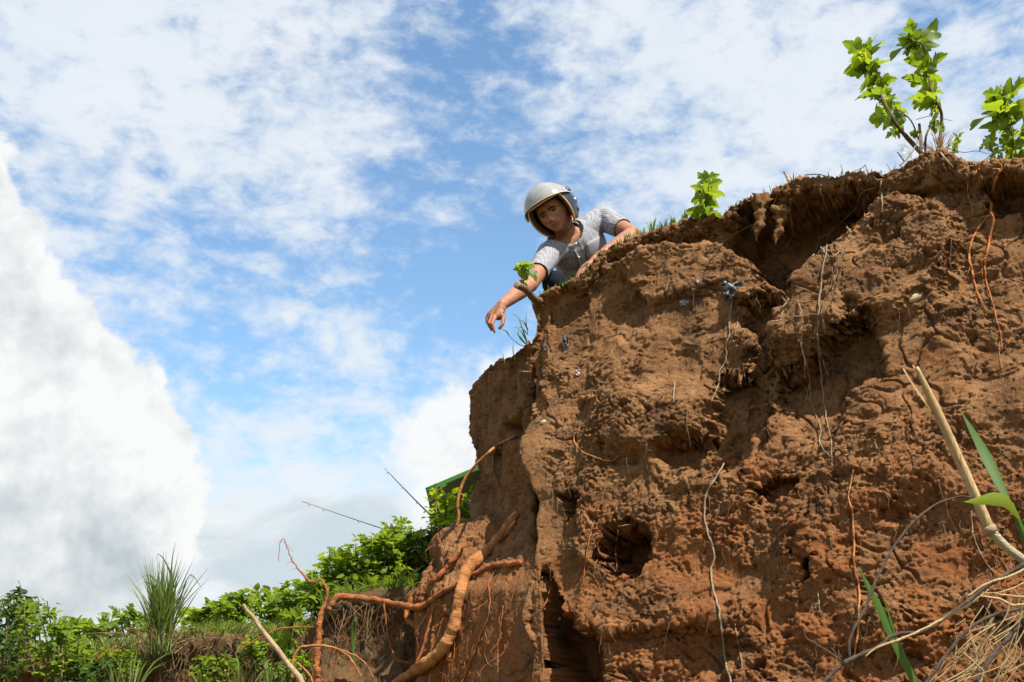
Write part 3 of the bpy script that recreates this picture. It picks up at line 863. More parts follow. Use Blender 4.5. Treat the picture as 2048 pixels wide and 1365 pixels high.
g = Geo(); g.tube([e - ax * .004, e + ax * .002, e + ax * .0035], [.0185, .0178, .012], 10, True)
link('cut_face', g.mesh('cut_face', True, st.location), WOOD, st)

# ------------------------------------------------------------------ roots
def path(pts, n, taut=False):
    """pts: (px,py,Y|None[,lift]); None means lying on the earth"""
    xy = spline([(q[0], q[1]) for q in pts], n)
    t = np.linspace(0, len(pts) - 1, n)
    lying = np.array([q[2] is None for q in pts], float)
    lf = [q[3] if len(q) > 3 else 0.01 for q in pts]
    on = np.interp(t, np.arange(len(pts)), lying)
    Ys = np.full(n, np.nan)
    for i in range(n):
        if on[i] > 0.35:
            p, nn = hit(xy[i, 0], xy[i, 1], np.interp(t[i], np.arange(len(pts)), lf))
            if p is not None: Ys[i] = p.y
    fixed = [(k, q[2]) for k, q in enumerate(pts) if q[2] is not None]
    for k, Yk in fixed: Ys[int(round(k / (len(pts) - 1) * (n - 1)))] = Yk
    ok = ~np.isnan(Ys)
    Ys = np.interp(np.arange(n), np.arange(n)[ok], Ys[ok]) if ok.any() else np.full(n, 4.7)
    Z = Ys.copy()
    for _ in range(30 if taut else 3):       # taut: bridge small hollows, keep clear of bumps
        S = Z.copy(); S[1:-1] = (Z[:-2] + 2 * Z[1:-1] + Z[2:]) / 4
        Z = np.minimum(S, Ys + 0.004) if not fixed and not taut else S
    return np.array([tuple(W(x, y, Y)) for (x, y), Y in zip(xy, Z)])

def root_mesh(pts, dpx, n=None, wob=0.0, lump=0.13, sides=None, smooth=False):
    big = max(dpx) > 10
    sides = sides or (14 if big else 8); lump = 0.04 if smooth else (0.17 if big else lump)
    dpx = [q * (0.77 if big else 0.72) for q in dpx]
    n = int((n or max(14, 10 * len(pts))) * (1.7 if big else 1))
    p = path(pts, n, big)
    dist = np.linalg.norm(p - np.array(CAMP), axis=1)
    sc = dist.mean() / FPX
    if wob: p = p + np.stack([np.interp(np.arange(n), np.linspace(0, n - 1, 4 * len(pts)), rng.normal(size=4 * len(pts))) for _ in range(3)], -1) * wob * sc * (1.6 if big else 1)
    g = Geo(); g.tube(p, [d * sc / 2 for d in dpx], sides, True, lump, rng)
    return g, p

def root_thing(label, pts, dpx, mat, branches=(), name='exposed_root', cat='root', group='roots hanging from the cliff', wob=0.5, n=None, hairs=0, hair_mat=None, smooth=False):
    g, p = root_mesh(pts, dpx, n, wob, smooth=smooth)
    o0 = Vector(p[0])
    if not branches and not hairs:
        o = link(name, g.mesh(name, True, o0), mat); o.location = o0
        return tag(o, label, cat, group)
    r = empty(name, o0, label, cat, group)
    link('main_root', g.mesh('main_root', True, o0), mat, r)
    for bp, bd in branches:
        g, p2 = root_mesh(bp, bd, None, wob)
        link('side_root', g.mesh('side_root', True, o0), mat, r)
    if hairs:
        g = Geo(); n_ = len(p)
        for k in range(hairs):
            i = rng.integers(n_ // 4, n_); d = Vector(rng.normal(size=3)); d.z -= 0.7; d.normalize()
            L = rng.uniform(.015, .05); q = Vector(p[i])
            g.tube([q, q + d * L * .5, q + d * L + Vector(rng.normal(size=3)) * .006], [.0010, .0005], 4, False)
        h = link('root_hairs', g.mesh('root_hairs', True, o0), hair_mat or mat, r); h['kind'] = 'stuff'
    return r

q3 = lambda pts, Y=None, lift=0.02: [(540 + x / 2.814, 880 + y / 2.814, Y if len(e_) == 0 else e_[0], lift) for x, y, *e_ in pts]
root_thing('thickest exposed root, running down the corner of the cliff and bending left at the foot',
    q3([(1395, 410, None), (1330, 490, None), (1230, 620, None), (1120, 720, None), (1075, 840, None), (1055, 950, None), (1030, 1060, None), (970, 1180, None), (860, 1270, None), (740, 1350, None), (700, 1380, None)], lift=0.055),
    [16, 23, 27, 31, 27, 25, 27, 33, 32, 28, 24], ROOT, n=110, wob=0.35,
    branches=[(q3([(1385, 455, None), (1340, 510, None), (1270, 590, None)], lift=.03), [10, 14, 12]), (q3([(1000, 1240, None), (1010, 1200, None), (985, 1190, None)], lift=.01), [10, 12, 8])], hairs=30)
root_thing('long horizontal root joining the thickest root with the upright one on the left',
    q3([(1415, 690, None), (1330, 700, None), (1240, 715, None), (1150, 755, None), (1060, 812, None), (960, 862, None), (880, 920, None), (830, 945, 5.12), (760, 935, 5.25), (640, 912, 5.38), (540, 895, 5.4), (420, 882, 5.4), (365, 905, 5.4), (325, 960, 5.38)], lift=0.015),
    [12, 13, 14, 13, 12, 14, 15, 16, 17, 17, 16, 17, 17, 14], ROOT_RED, n=120, wob=0.5, hairs=50)
root_thing('upright root rising from the low bank with a thin whip-like tip against the sky',
    q3([(300, 1420), (268, 1340), (262, 1250), (272, 1150), (275, 1060), (285, 990), (305, 930), (322, 870), (300, 800), (262, 790), (222, 798), (140, 700), (100, 620), (73, 553), (52, 610), (46, 690)], 5.28),
    [18, 19, 17, 16, 15, 15, 11, 7, 6.5, 6, 5, 3.4, 2.6, 2, 1.6, 1.2], ROOT_RED, n=120, wob=0.5, hairs=20)
root_thing('crooked middle root looping in an S from the soil slope behind the horizontal root',
    q3([(1090, 585, None), (1010, 700, None), (930, 790, None), (850, 838, None), (800, 878, 5.22), (783, 925, 5.34), (766, 985, 5.33), (790, 1030, 5.3), (845, 1068, 5.25), (862, 1120, 5.2), (842, 1200, 5.15), (825, 1265, 5.1)], lift=0.045),
    [8, 12, 14, 14, 15, 15, 14, 13, 11, 9, 7, 6], ROOT_RED, n=100, wob=0.5, hairs=30,
    branches=[(q3([(942, 440, 5.3), (955, 560, 5.3), (966, 655, 5.28), (962, 720, 5.25), (935, 785, 5.2)]), [2, 3.5, 5, 8, 11]), (q3([(1025, 670, None), (985, 672, 5.2), (962, 705, 5.24)]), [8, 8, 9])])
root_thing('slender root arching out of the shaded cliff corner past the green canopy',
    q3([(1390, -25, None), (1340, 0, None), (1270, 40, 4.98), (1180, 120, 5.02), (1110, 200, 5.05), (1072, 280, 5.07), (1056, 360, 5.07), (1062, 430, 5.07), (1050, 488, 5.07)], lift=.02),
    [8, 8, 8, 8, 8.5, 9, 9, 9, 7], ROOT, n=70, wob=0.3, branches=[(q3([(1050, 480, 5.07), (1072, 520, 5.07), (1045, 552, 5.06), (1030, 580, 5.06)]), [2.5, 2, 1]), (q3([(1075, 300, 5.07), (1088, 320, 5.06), (1080, 360, 5.06), (1060, 375, 5.06)]), [2.5, 2, 1.5])])
root_thing('short dark root hanging beside the arching root in the shaded hollow',
    q3([(1270, 50), (1256, 110), (1262, 190), (1285, 260)], None, .02), [6, 7, 6, 4], ROOT_BROWN)
root_thing('thin red root hooking down from the horizontal root across the bank face',
    q3([(642, 920), (655, 1040), (680, 1175), (720, 1240), (800, 1256)], 5.33), [3.5, 4, 4.5, 4.5, 4], ROOT_RED)
root_thing('slanting red root between the bank and the thickest root',
    q3([(925, 935), (890, 1060), (862, 1165), (822, 1265)], 5.05), [6, 7, 7, 7], ROOT_RED)
root_thing('thin dry root reaching left from the upright root over the grassy bank',
    q3([(300, 1095), (280, 1062), (200, 1055), (80, 1060), (0, 1085), (-120, 1150), (-200, 1210)], 5.3), [4, 4, 4, 4, 4, 3, 2], ROOT_RED)
root_thing('low arching root in front of the upright root at the bottom of the view',
    q3([(125, 1340), (130, 1240), (170, 1172), (260, 1158), (380, 1178), (455, 1235), (515, 1335)], 5.2), [7, 7, 6.5, 6.5, 6, 5, 4], ROOT,
    branches=[(q3([(400, 1182), (480, 1215), (540, 1260), (580, 1340)], 5.2), [4, 3.5, 3, 2.5]), (q3([(150, 1250), (210, 1310), (250, 1380)], 5.2), [5, 5, 4])])
root_thing('thin red rootlet winding down the smooth earth block', q3([(1282, 640), (1276, 720), (1236, 800), (1232, 980), (1172, 1130), (1130, 1250), (1078, 1365)], None, .012), [3, 3.5, 4, 4, 4.5, 5, 4.5], ROOT_RED, wob=.8)
root_thing('pale rootlet hanging straight on the smooth earth block', q3([(1310, 935), (1295, 1080), (1282, 1180), (1286, 1365)], None, .012), [3, 3, 3, 2.5], ROOT, wob=.8)
root_thing('curly rootlet beside the pale one on the smooth earth block', q3([(1215, 1090), (1220, 1150), (1212, 1210), (1240, 1272), (1280, 1258), (1285, 1180)], None, .012), [2, 2, 2, 2, 2, 1.5], ROOT_RED, wob=.8)
root_thing('reddish straight rootlet crossing over the dark recess', q3([(1576, 735, None), (1500, 800, 4.55), (1430, 850, 4.57), (1355, 872, None)], lift=.03), [3, 3, 2.6, 1.6], ROOT_RED)
root_thing('short slanted rootlet inside the mouth of the dark recess', q3([(1580, 825, None), (1550, 920, 4.5), (1488, 1022, 4.52)], lift=.03), [3, 3, 2], ROOT_RED, branches=[(q3([(1550, 920, 4.5), (1575, 905, 4.5)]), [2, 1.5])])
q7 = lambda pts, lift=.012: [(1400 + x / 2.73, 280 + y / 2.73, None if not e_ else e_[0], lift) for x, y, *e_ in pts]
root_thing('bright orange forked root hanging from the dark hollow at the upper right of the cliff',
    q7([(1596, 158), (1636, 166), (1612, 225), (1596, 300), (1588, 392), (1602, 430), (1590, 500), (1578, 570), (1560, 640), (1530, 662)], .02), [4, 6, 7, 7, 7, 6, 6, 6, 6, 3], ROOT_ORANGE, n=80, wob=.4, hairs=60,
    branches=[(q7([(1590, 395), (1545, 450), (1500, 515), (1474, 580), (1468, 635), (1485, 720), (1505, 800), (1530, 870), (1566, 936)]), [5, 5.5, 6, 6, 6, 5.5, 5, 4, 2.5]),
              (q7([(1552, 655), (1566, 780), (1602, 900), (1622, 990), (1645, 1070), (1650, 1145)]), [4, 3.5, 3.5, 3.5, 3, 2]), (q7([(1540, 668), (1542, 760)]), [3, 1.5]),
              (q7([(1476, 700), (1442, 780), (1438, 822), (1398, 884)]), [2.5, 2, 2, 1]), (q7([(1505, 860), (1512, 890), (1500, 910)]), [2, 1.5, 1]), (q7([(1640, 1080), (1632, 1150), (1642, 1215), (1660, 1290)]), [2, 2, 1.5, 1])])
root_thing('tiny orange root fork just left of the big orange root', q7([(1490, 228), (1505, 180), (1522, 158), (1532, 180), (1541, 215)]), [3, 4, 4, 3, 2], ROOT_ORANGE)
root_thing('white wavy rootlet hanging before the dark undercut below the edge', q7([(492, 320), (494, 430), (510, 505), (482, 560), (458, 612)], .02), [4, 4, 4, 3.5, 2], ROOT_PALE, wob=.7)
root_thing('grey rootlet dangling in the undercut right of the white wavy one', q7([(655, 270), (690, 370), (728, 446)], .02), [3, 3, 2], ROOT_PALE, wob=.6)
root_thing('very thin long rootlet falling down the dark undercut', q7([(350, 480), (366, 600), (385, 720), (402, 800)], .02), [2, 2, 2, 1.6], ROOT_BROWN)
root_thing('brown root slanting from the edge down across the ledge to the left', q7([(472, 235), (425, 300), (398, 355), (355, 432), (290, 462), (150, 542), (60, 640), (38, 690)], .02), [4, 3.6, 3.6, 4, 4, 4, 3.6, 3], ROOT_BROWN, wob=.6)
root_thing('bent root looping from the edge over the soil right of the undercut', q7([(960, 262), (885, 290), (852, 380), (812, 412), (735, 490)], .02), [3.5, 4, 4, 3.5, 3], ROOT_BROWN, wob=.5)
root_thing('short straw-coloured root pair stub below the grassy edge', q7([(992, 225), (978, 300)], .015), [3.5, 4], ROOT_PALE, branches=[(q7([(992, 285), (996, 382)], .015), [4, 3]), (q7([(900, 285), (905, 345), (898, 420)], .01), [3, 3, 2])])
root_thing('small dark twig stuck in the lit soil of the upper right face', q7([(1030, 572), (1070, 585), (1110, 592), (1160, 592)], .02), [5, 4, 3.5, 3], TWIG, name='dead_twig', cat='twig', group='twigs in the cliff')
# tangle of brown roots over the lit shoulder
tg = [[(700, 508), (690, 600), (672, 700), (660, 800), (642, 1000), (640, 1130), (655, 1240), (668, 1365)], [(782, 668), (742, 800), (702, 900), (642, 985), (625, 1100), (640, 1160)], [(690, 520), (652, 545), (662, 590), (720, 640), (760, 600), (740, 560)],
      [(735, 490), (700, 560), (745, 640), (790, 620)], [(770, 600), (755, 680), (740, 760), (690, 840), (655, 960)], [(680, 640), (668, 760), (655, 880), (650, 920)], [(710, 540), (760, 590), (800, 640)], [(720, 700), (745, 800), (742, 840)],
      [(800, 560), (770, 640), (730, 720), (720, 800)], [(490, 875), (560, 885), (640, 897)], [(380, 996), (470, 975), (560, 960), (640, 955)], [(530, 870), (548, 940), (560, 1000), (553, 1120), (592, 1250), (600, 1365)], [(482, 862), (455, 920), (436, 975)],
      [(640, 1060), (660, 1180), (700, 1290)], [(790, 450), (830, 520), (835, 540)], [(615, 640), (650, 560), (640, 470)]]
p0_, _ = hit(1655, 470, .01)
rt = empty('root_tangle', p0_, 'tangled mat of thin brown roots trailing down the lit shoulder of the cliff', 'roots', 'roots hanging from the cliff')
for s_ in tg:
    g, _ = root_mesh(q7(s_, rng.uniform(.01, .03)), [3.4, 3.6, 3.0, 2.2], None, 0.9, .1, 6)
    link('root_strand', g.mesh('root_strand', True, p0_), ROOT_BROWN if rng.random() < .6 else ROOT_PALE, rt)
q6 = lambda pts, lift=.012: [(1040 + x / 2.73, 380 + y / 2.73, None, lift) for x, y in pts]
root_thing('long white rootlet dropping from the black plastic scrap', q6([(1165, 575), (1142, 680), (1146, 780), (1124, 850), (1130, 900), (1092, 1000), (1085, 1060), (1038, 1175)]), [3.5, 3.5, 3, 3.2, 3.2, 3, 3, 2], ROOT_PALE, branches=[(q6([(1160, 600), (1150, 700), (1152, 772)]), [2, 2, 1.5]), (q6([(1192, 690), (1175, 780)]), [2, 1.5])], wob=.7)
root_thing('upright pale stub root on the bulge below the foil scrap', q6([(843, 1050), (838, 1165)], .015), [4, 3], ROOT_PALE)
root_thing('brown vertical root thread above the reddish pocket', q6([(915, 1178), (912, 1240), (908, 1310)]), [3, 3.5, 2.5], ROOT_BROWN)
root_thing('reddish curved rootlet near the left corner below the man', q6([(160, 690), (154, 760), (170, 810), (186, 855)], .02), [3.5, 3.5, 3, 2], ROOT_RED)
root_thing('tiny pale root tip above the foil scrap', q6([(806, 512), (800, 552)], .015), [4, 3], ROOT_PALE)
q8 = lambda pts, lift=.012: [(900 + x / 2.0529, 700 + y / 2.0529, None, lift) for x, y in pts]
root_thing('longest white root running down the lower middle of the cliff face', q8([(1125, 468), (1062, 570), (1045, 640), (1056, 740), (1086, 850), (1070, 900), (1080, 980), (1100, 1060), (1115, 1150), (1130, 1270), (1150, 1365), (1160, 1420)]), [4, 5, 4.5, 4.5, 5, 5, 5, 5, 5, 5, 5, 5], ROOT_PALE, n=90, wob=.9,
    branches=[(q8([(1086, 845), (1075, 790), (1060, 770)]), [2, 2, 1])])
root_thing('bowed straw root with pale tip left of the reddish pocket', q8([(508, 350), (515, 385), (552, 422), (650, 456), (694, 434)], .02), [3, 3.5, 3.5, 4, 3.5], ROOT)
root_thing('fine red root beside the deep round hole', q8([(645, 545), (600, 680), (572, 770), (545, 950)]), [2.5, 3, 3.5, 2], ROOT_RED, branches=[(q8([(592, 690), (655, 672)]), [3, 2]), (q8([(585, 770), (610, 830), (590, 920), (612, 970)]), [2.5, 2.5, 2, 1.5])])
root_thing('rootlet hanging across the mouth of the deep round hole', q8([(690, 740), (680, 820), (686, 905)], .06), [2.5, 2.5, 1.8], ROOT_BROWN, branches=[(q8([(690, 725), (740, 718)], .05), [3, 2])])
root_thing('grey forked twig lying level under the deep round hole', q8([(420, 1166), (452, 1155), (510, 1160), (578, 1165)], .03), [2.5, 3.5, 3.5, 2.5], TWIG, name='dead_twig', cat='twig', group='twigs in the cliff', branches=[(q8([(455, 1155), (472, 1120)], .03), [2.5, 2])])
root_thing('short orange root stub low on the cliff beside the recess', q8([(650, 1198), (658, 1252)], .015), [4, 3], ROOT_ORANGE)
root_thing('thin red root line at the foot of the cliff right of the recess', q8([(600, 1195), (604, 1280), (598, 1375)]), [3, 3, 3], ROOT_RED)
root_thing('short pale root left of the longest white root, low down', q8([(1168, 1125), (1188, 1225), (1202, 1310)]), [3, 3, 2], ROOT_PALE, wob=.7)
q5 = lambda pts, Y=None, lift=.012: [(1560 + x / 2.053, 700 + y / 2.053, Y, lift) for x, y in pts]
root_thing('buff winding root behind the dark vine on the right', q5([(302, 490), (284, 600), (300, 720), (305, 880), (326, 1000), (320, 1150), (308, 1262)]), [4, 5, 5.5, 5.5, 5.5, 5.5, 5], ROOT, n=70, wob=.9)
root_thing('short buff rootlet in the soil left of the winding one', q5([(156, 1000), (162, 1060), (155, 1100)]), [3.5, 3, 2], ROOT_PALE)
root_thing('thin white rootlet curving beside the dry cane', q5([(785, 660), (795, 760), (830, 850), (885, 922)]), [3, 3, 3, 2], ROOT_PALE)
root_thing('two-pronged white rootlet in the shaded hollow under the lit shoulder', q5([(90, 0), (120, 120), (130, 220), (168, 320), (165, 380), (205, 440)]), [3.5, 3.5, 3, 3, 3, 2], ROOT_PALE, wob=.8, branches=[(q5([(125, 140), (100, 215)]), [2.5, 1.5]), (q5([(155, 0), (172, 120), (190, 280), (212, 380), (216, 440)]), [5, 4.5, 4, 3, 2])])
# earth clinging to roots under the lip
def hanging_clod(label, px, py0, py1, wpx):
    top = None; yy = py0
    while top is None: top, _ = hit(px, yy, 0.03); yy += 3
    Yc = top.y + 0.015
    sc = (top - CAMP).length / FPX
    n = 22; a = np.linspace(0, 2 * pi, 18, endpoint=False); V = []
    ys = np.linspace(py0, py1, n)
    for i, y in enumerate(ys):
        q = i / (n - 1); r = wpx * sc / 2 * (1.5 - 1.1 * q + .25 * math.sin(q * 11)) * (1 if q < .8 else (1 - q) / .2 * .8 + .1)
        c = W(px + 5 * math.sin(q * 5), y, Yc)
        V.append(np.array(c) + np.stack([np.cos(a) * r, np.sin(a) * r * .8, a * 0], -1))
    V = np.concatenate(V); cc = V.mean(0)
    V2 = V + (V - np.repeat(V.reshape(n, 18, 3).mean(1), 18, 0)) * (fbm(V * 30, 4, .7, 5)[:, None] * 2.6)
    o = link('hanging_clod', mesh_np('hanging_clod', V2, grid_faces(n, 18, True)), SOIL)
    return tag(o, label, 'clod', 'soil clods hanging under the lip')
hanging_clod('longer column of soil clinging to roots below the broken stick', 1518, 392, 484, 20)
hanging_clod('rounder soil lump hanging on roots left of the white wavy rootlet', 1556, 415, 490, 19)

# loose fine roots round the foot of the big roots
g = Geo()
for k in range(90):
    px = rng.uniform(600, 1060); py = rng.uniform(1080, 1330)
    q, nn = hit(px, py, .012)
    if q is None: continue
    L = rng.uniform(.05, .28); pts = [q]
    for i in range(4): pts.append(pts[-1] + Vector((rng.normal() * .022, rng.normal() * .008 - .006, -L / 4)))
    g.tube(spline(pts, 9), [.0022 * rng.uniform(.5, 1.3), .0006], 4, False)
o = link('fine_roots', g.mesh('fine_roots'), ROOT_RED); tag(o, 'loose fine red roots round the foot of the thick roots', 'roots', kind='stuff')
g = Geo()
for k in range(420):
    px = rng.uniform(1070, 2040); py = rng.uniform(y_top(px) + 12, 1340)
    q, nn = hit(px, py, .006)
    if q is None: continue
    L = rng.uniform(.02, .10) * (2 if rng.random() < .15 else 1); pts = [q]
    for i in range(3): pts.append(pts[-1] + Vector((rng.normal() * .010, rng.normal() * .006 - .003, -L / 3)))
    g.tube(spline(pts, 7), [.0013 * rng.uniform(.6, 1.4), .0004], 4, False)
o = link('root_fibres', g.mesh('root_fibres'), ROOT_BROWN); tag(o, 'hair-thin root fibres hanging all over the cliff face', 'roots', kind='stuff')
# ------------------------------------------------------------------ grass tufts and stalks on the edge
def blades(g, base, n, h, spread, wid, lean=(0, 0), droop=0.3):
    for k in range(n):
        a = rng.uniform(0, 2 * pi); b = Vector(base) + Vector((cos(a), sin(a), 0)) * rng.uniform(0, spread * .35)
        d = Vector((cos(a) * rng.uniform(.1, 1) * spread + lean[0], sin(a) * rng.uniform(.1, 1) * spread + lean[1], h * rng.uniform(.55, 1.05)))
        L = d.length
        mid = b + d * .55 + Vector((0, 0, L * .06)); tip = b + d + Vector((d.x, d.y, 0)) * droop - Vector((0, 0, L * droop * .35))
        p = spline([b, mid, tip], 6)
        s = Vector((-sin(a), cos(a), 0)) if rng.random() < .5 else Vector((1, 0, 0))
        s = (s + Vector((0, 0, rng.normal() * .2))).normalized()
        g.ribbon(p, [wid * .8, wid, wid * .8, wid * .08], s, .12)

def lip(px, dy=0, up=0.0):
    """a point on the top edge of the cliff at photo column px"""
    for y in np.arange(y_top(px) - 40, y_top(px) + 80, 1.5):
        d = ray(px, y)
        ok, loc, nor, _ = cliff.ray_cast(CAMP, d)
        if ok: return loc + Vector((0, 0.03 + dy, -0.012 + up))
    return W(px, y_top(px), Y_top(px))

def tuft(label, px, n, hpx, spread_px, wpx=2.6, mat=None, group='grass tufts on the cliff edge', name='grass_tuft', base=None, lean=(0, 0), cat='grass'):
    b = base if base is not None else lip(px)
    sc = (b - CAMP).length / FPX
    g = Geo(); blades(g, (0, 0, 0), n, hpx * sc, spread_px * sc, wpx * sc, lean)
    o = link(name, g.mesh(name), mat or GRASS_BRIGHT)
    o.location = b
    return tag(o, label, cat, group)
GRASS_BRIGHT = leaf_material('bright_grass', (0.12, 0.19, 0.02), (0.24, 0.32, 0.016), (0.10, 0.17, 0.02), (0.18, 0.27, 0.018), 0.45, 0.5)  # brighter green than the other living grass
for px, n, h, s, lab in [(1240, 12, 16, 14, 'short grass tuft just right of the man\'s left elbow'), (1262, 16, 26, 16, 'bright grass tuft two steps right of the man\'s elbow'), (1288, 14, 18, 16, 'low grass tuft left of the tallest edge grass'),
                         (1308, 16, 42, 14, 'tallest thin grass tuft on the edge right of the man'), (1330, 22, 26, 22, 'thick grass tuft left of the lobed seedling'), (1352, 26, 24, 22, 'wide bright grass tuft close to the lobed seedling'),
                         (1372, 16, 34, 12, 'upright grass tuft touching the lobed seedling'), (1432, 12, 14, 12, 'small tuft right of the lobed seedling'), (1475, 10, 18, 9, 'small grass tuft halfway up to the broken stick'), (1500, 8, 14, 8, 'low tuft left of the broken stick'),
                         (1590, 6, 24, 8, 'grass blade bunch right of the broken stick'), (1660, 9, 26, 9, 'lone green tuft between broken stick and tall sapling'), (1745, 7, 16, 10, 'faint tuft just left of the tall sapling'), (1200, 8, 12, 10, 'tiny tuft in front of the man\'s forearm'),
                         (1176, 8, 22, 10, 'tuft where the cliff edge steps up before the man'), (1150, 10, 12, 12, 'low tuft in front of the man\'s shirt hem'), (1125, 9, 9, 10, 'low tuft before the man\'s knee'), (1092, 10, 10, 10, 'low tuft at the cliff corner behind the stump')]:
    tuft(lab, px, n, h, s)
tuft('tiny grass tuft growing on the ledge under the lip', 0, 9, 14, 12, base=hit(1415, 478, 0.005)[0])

mossm, t_, out_ = material('edge_moss')
Pn = t_.node('ShaderNodeTexCoord').outputs['Object']
principled(t_, out_, t_.mix(t_.noise(Pn, 60, 3), (0.10, 0.15, 0.02), (0.06, 0.09, 0.02)), 0.9, .1)
g = Geo()
for k in range(2200):
    px = rng.choice([rng.uniform(1070, 1200), rng.uniform(1230, 1480), rng.uniform(1480, 1800), rng.uniform(1236, 1380)])
    b = lip_cache = None
    Yk = Y_top(px); b = W(px, y_top(px) + 4, Yk) + Vector((0.5, 0.85, 0)) * rng.uniform(0.0, .3) + Vector((0, 0, 0.005))
    a = rng.uniform(0, 2 * pi); h = rng.uniform(.012, .034) * (1.7 if 1236 < px < 1390 else 1)
    d = Vector((cos(a) * h * .6, sin(a) * h * .6, h))
    g.ribbon([b, b + d * .6, b + d * 1.1], [.004, .004, .0006], Vector((-sin(a), cos(a), 0)), .1)
o = link('edge_grass', g.mesh('edge_grass'), GRASS_BRIGHT); tag(o, 'short grass growing along the cliff edge', 'grass', kind='stuff')

# broken stick and dry stalks on the edge
def stalk(label, pts, dpx, mat, name='dry_stalk', cat='stalk', group='dry stalks on the cliff edge', wob=.3):
    return root_thing(label, pts, dpx, mat, name=name, cat=cat, group=group, wob=wob)
Yl = lambda px: Y_top(px) + .04
stalk('short broken stick standing on the cliff edge', [(1582, 374, Yl(1582)), (1575, 358, Yl(1575)), (1568, 344, Yl(1568))], [8, 7, 7], WOOD, 'broken_stick', 'stick', None)
stalk('thin twig lying along the edge right of the broken stick', [(1610, 350, Yl(1610)), (1635, 349, Yl(1635)), (1660, 355, Yl(1660))], [3, 3, 2], TWIG)
stalk('thin bare twig standing left of the tall sapling', [(1686, 348, Yl(1686)), (1682, 330, Yl(1682))], [2.2, 1.5], TWIG)
stalk('arched dry stalk rising left of the sapling mound', [(1705, 344, Yl(1705)), (1725, 336, Yl(1725)), (1730, 330, Yl(1730)), (1736, 345, Yl(1736)), (1752, 358, Yl(1752) - .08)], [2, 2, 2, 3.5, 3], ROOT_PALE)
stalk('pale straw bent over the sapling mound', [(1800, 332, 4.0), (1822, 308, 4.0), (1838, 280, 4.02), (1843, 270, 4.02)], [4, 4, 3, 2], ROOT_PALE)
stalk('dry blade drooping off the right of the sapling mound', [(1876, 300, 3.96), (1884, 310, 3.9), (1896, 324, 3.88), (1908, 336, 3.88)], [6, 6, 4, 1.5], ROOT_PALE)
stalk('wiry twig arching right from the sapling base', [(1890, 295, 4.05), (1925, 305, 4.05), (1955, 303, 4.05), (1985, 310, 4.05)], [2, 1.6, 1.4, 1], TWIG)
stalk('thin twig crossing in front of the sapling stems', [(1832, 240, 4.05), (1860, 233, 4.05), (1888, 238, 4.05), (1905, 243, 4.05)], [1.6, 1.6, 1.3, 1], TWIG)
stalk('dry stem leaning left behind the sapling base', [(1836, 318, 4.06), (1850, 285, 4.06), (1856, 262, 4.06)], [2.5, 2, 1.5], ROOT_PALE)
stalk('straw stem leaning right at the sapling base', [(1870, 306, 4.04), (1882, 280, 4.04), (1900, 262, 4.04)], [2, 2, 1.3], ROOT_PALE)
tuft('matted dry grass wrapped round the base of the tall sapling', 0, 60, 42, 46, 1.6, GRASS_DRY, None, 'dry_grass_tuft', W(1880, 310, 4.06), cat='dry grass')
stalk('bare twig pegged in the lip right of the sapling', [(1940, 333, 3.86), (1955, 331, 3.86), (1962, 333, 3.86)], [3, 3, 2], ROOT_PALE)

# torn translucent plastic caught at the sapling base, foil and plastic scraps in the soil
def plastic(name, col, rough, alpha=1.0, metal=0.0):
    m, t, out = material(name)
    P = t.node('ShaderNodeTexCoord').outputs['Object']
    principled(t, out, col, rough, 0.6, (t.noise(P, 120, 4, .6), 0.5, .004), Metallic=metal, Alpha=alpha)
    return m
PL_BLACK = plastic('black_plastic', (0.022, 0.023, 0.025), 0.5)
PL_FOIL = plastic('foil', (0.26, 0.26, 0.26), 0.45, 1, 0.3)
PL_CLEAR = plastic('clear_plastic', (0.32, 0.33, 0.33), 0.5, 0.2)
PL_PINK = plastic('wrapper_pink', (0.36, 0.24, 0.22), 0.35)
def scrap(label, px, py, wpx, hpx, mat, Y=None, seed=0, crump=0.35, parts=()):
    if Y is None: p, n = hit(px, py, 0.012)
    else: p, n = W(px, py, Y), Vector((0, -1, 0))
    sc = (p - CAMP).length / FPX
    r = np.random.default_rng(seed); n1, n2 = 12, 12
    u, v = np.meshgrid(np.linspace(-.5, .5, n2), np.linspace(-.5, .5, n1))
    edge = 1 + 0.16 * r.normal(size=u.shape) * (np.maximum(abs(u), abs(v)) > .4)
    X = u * wpx * sc * edge; Z = v * hpx * sc * edge
    q = np.stack([u.ravel() * 3 + seed, v.ravel() * 3, u.ravel() * 0 + seed * 1.7], -1)
    Yd = fbm(q, 4, .65, seed).reshape(u.shape) * crump * max(wpx, hpx) * sc * 1.3
    X = X + perlin(q * 1.7, seed + 3).reshape(u.shape) * wpx * sc * .14
    V = np.stack([X, Yd, Z], -1).reshape(-1, 3)
    me = mesh_np('plastic_scrap', V, grid_faces(n1, n2))
    o = link('plastic_scrap', me, mat); o.location = p
    sol = o.modifiers.new('thickness', 'SOLIDIFY'); sol.thickness = .0012
    return tag(o, label, 'litter', 'plastic scraps stuck in the soil')
scrap('largest crumpled black plastic scrap above the long white rootlet', 1466, 582, 38, 34, PL_BLACK, seed=3)
scrap('narrow black plastic shred on the left end of the face below the man', 1131, 688, 11, 30, PL_BLACK, seed=5)
scrap('faint black plastic fleck by the cliff corner left of the shred', 1092, 698, 6, 12, PL_BLACK, seed=6)
scrap('silvery foil scrap on the bulge left of the black plastic', 1371, 606, 20, 11, PL_FOIL, seed=7)
scrap('small grey foil fleck above the silvery foil scrap', 1398, 563, 9, 6, PL_FOIL, seed=8)
scrap('pinkish white wrapper bit left of the bulge', 1156, 746, 9, 12, PL_PINK, seed=9)
scrap('torn clear plastic film caught at the sapling base', 1812, 303, 20, 28, PL_CLEAR, Y=4.02, seed=11)

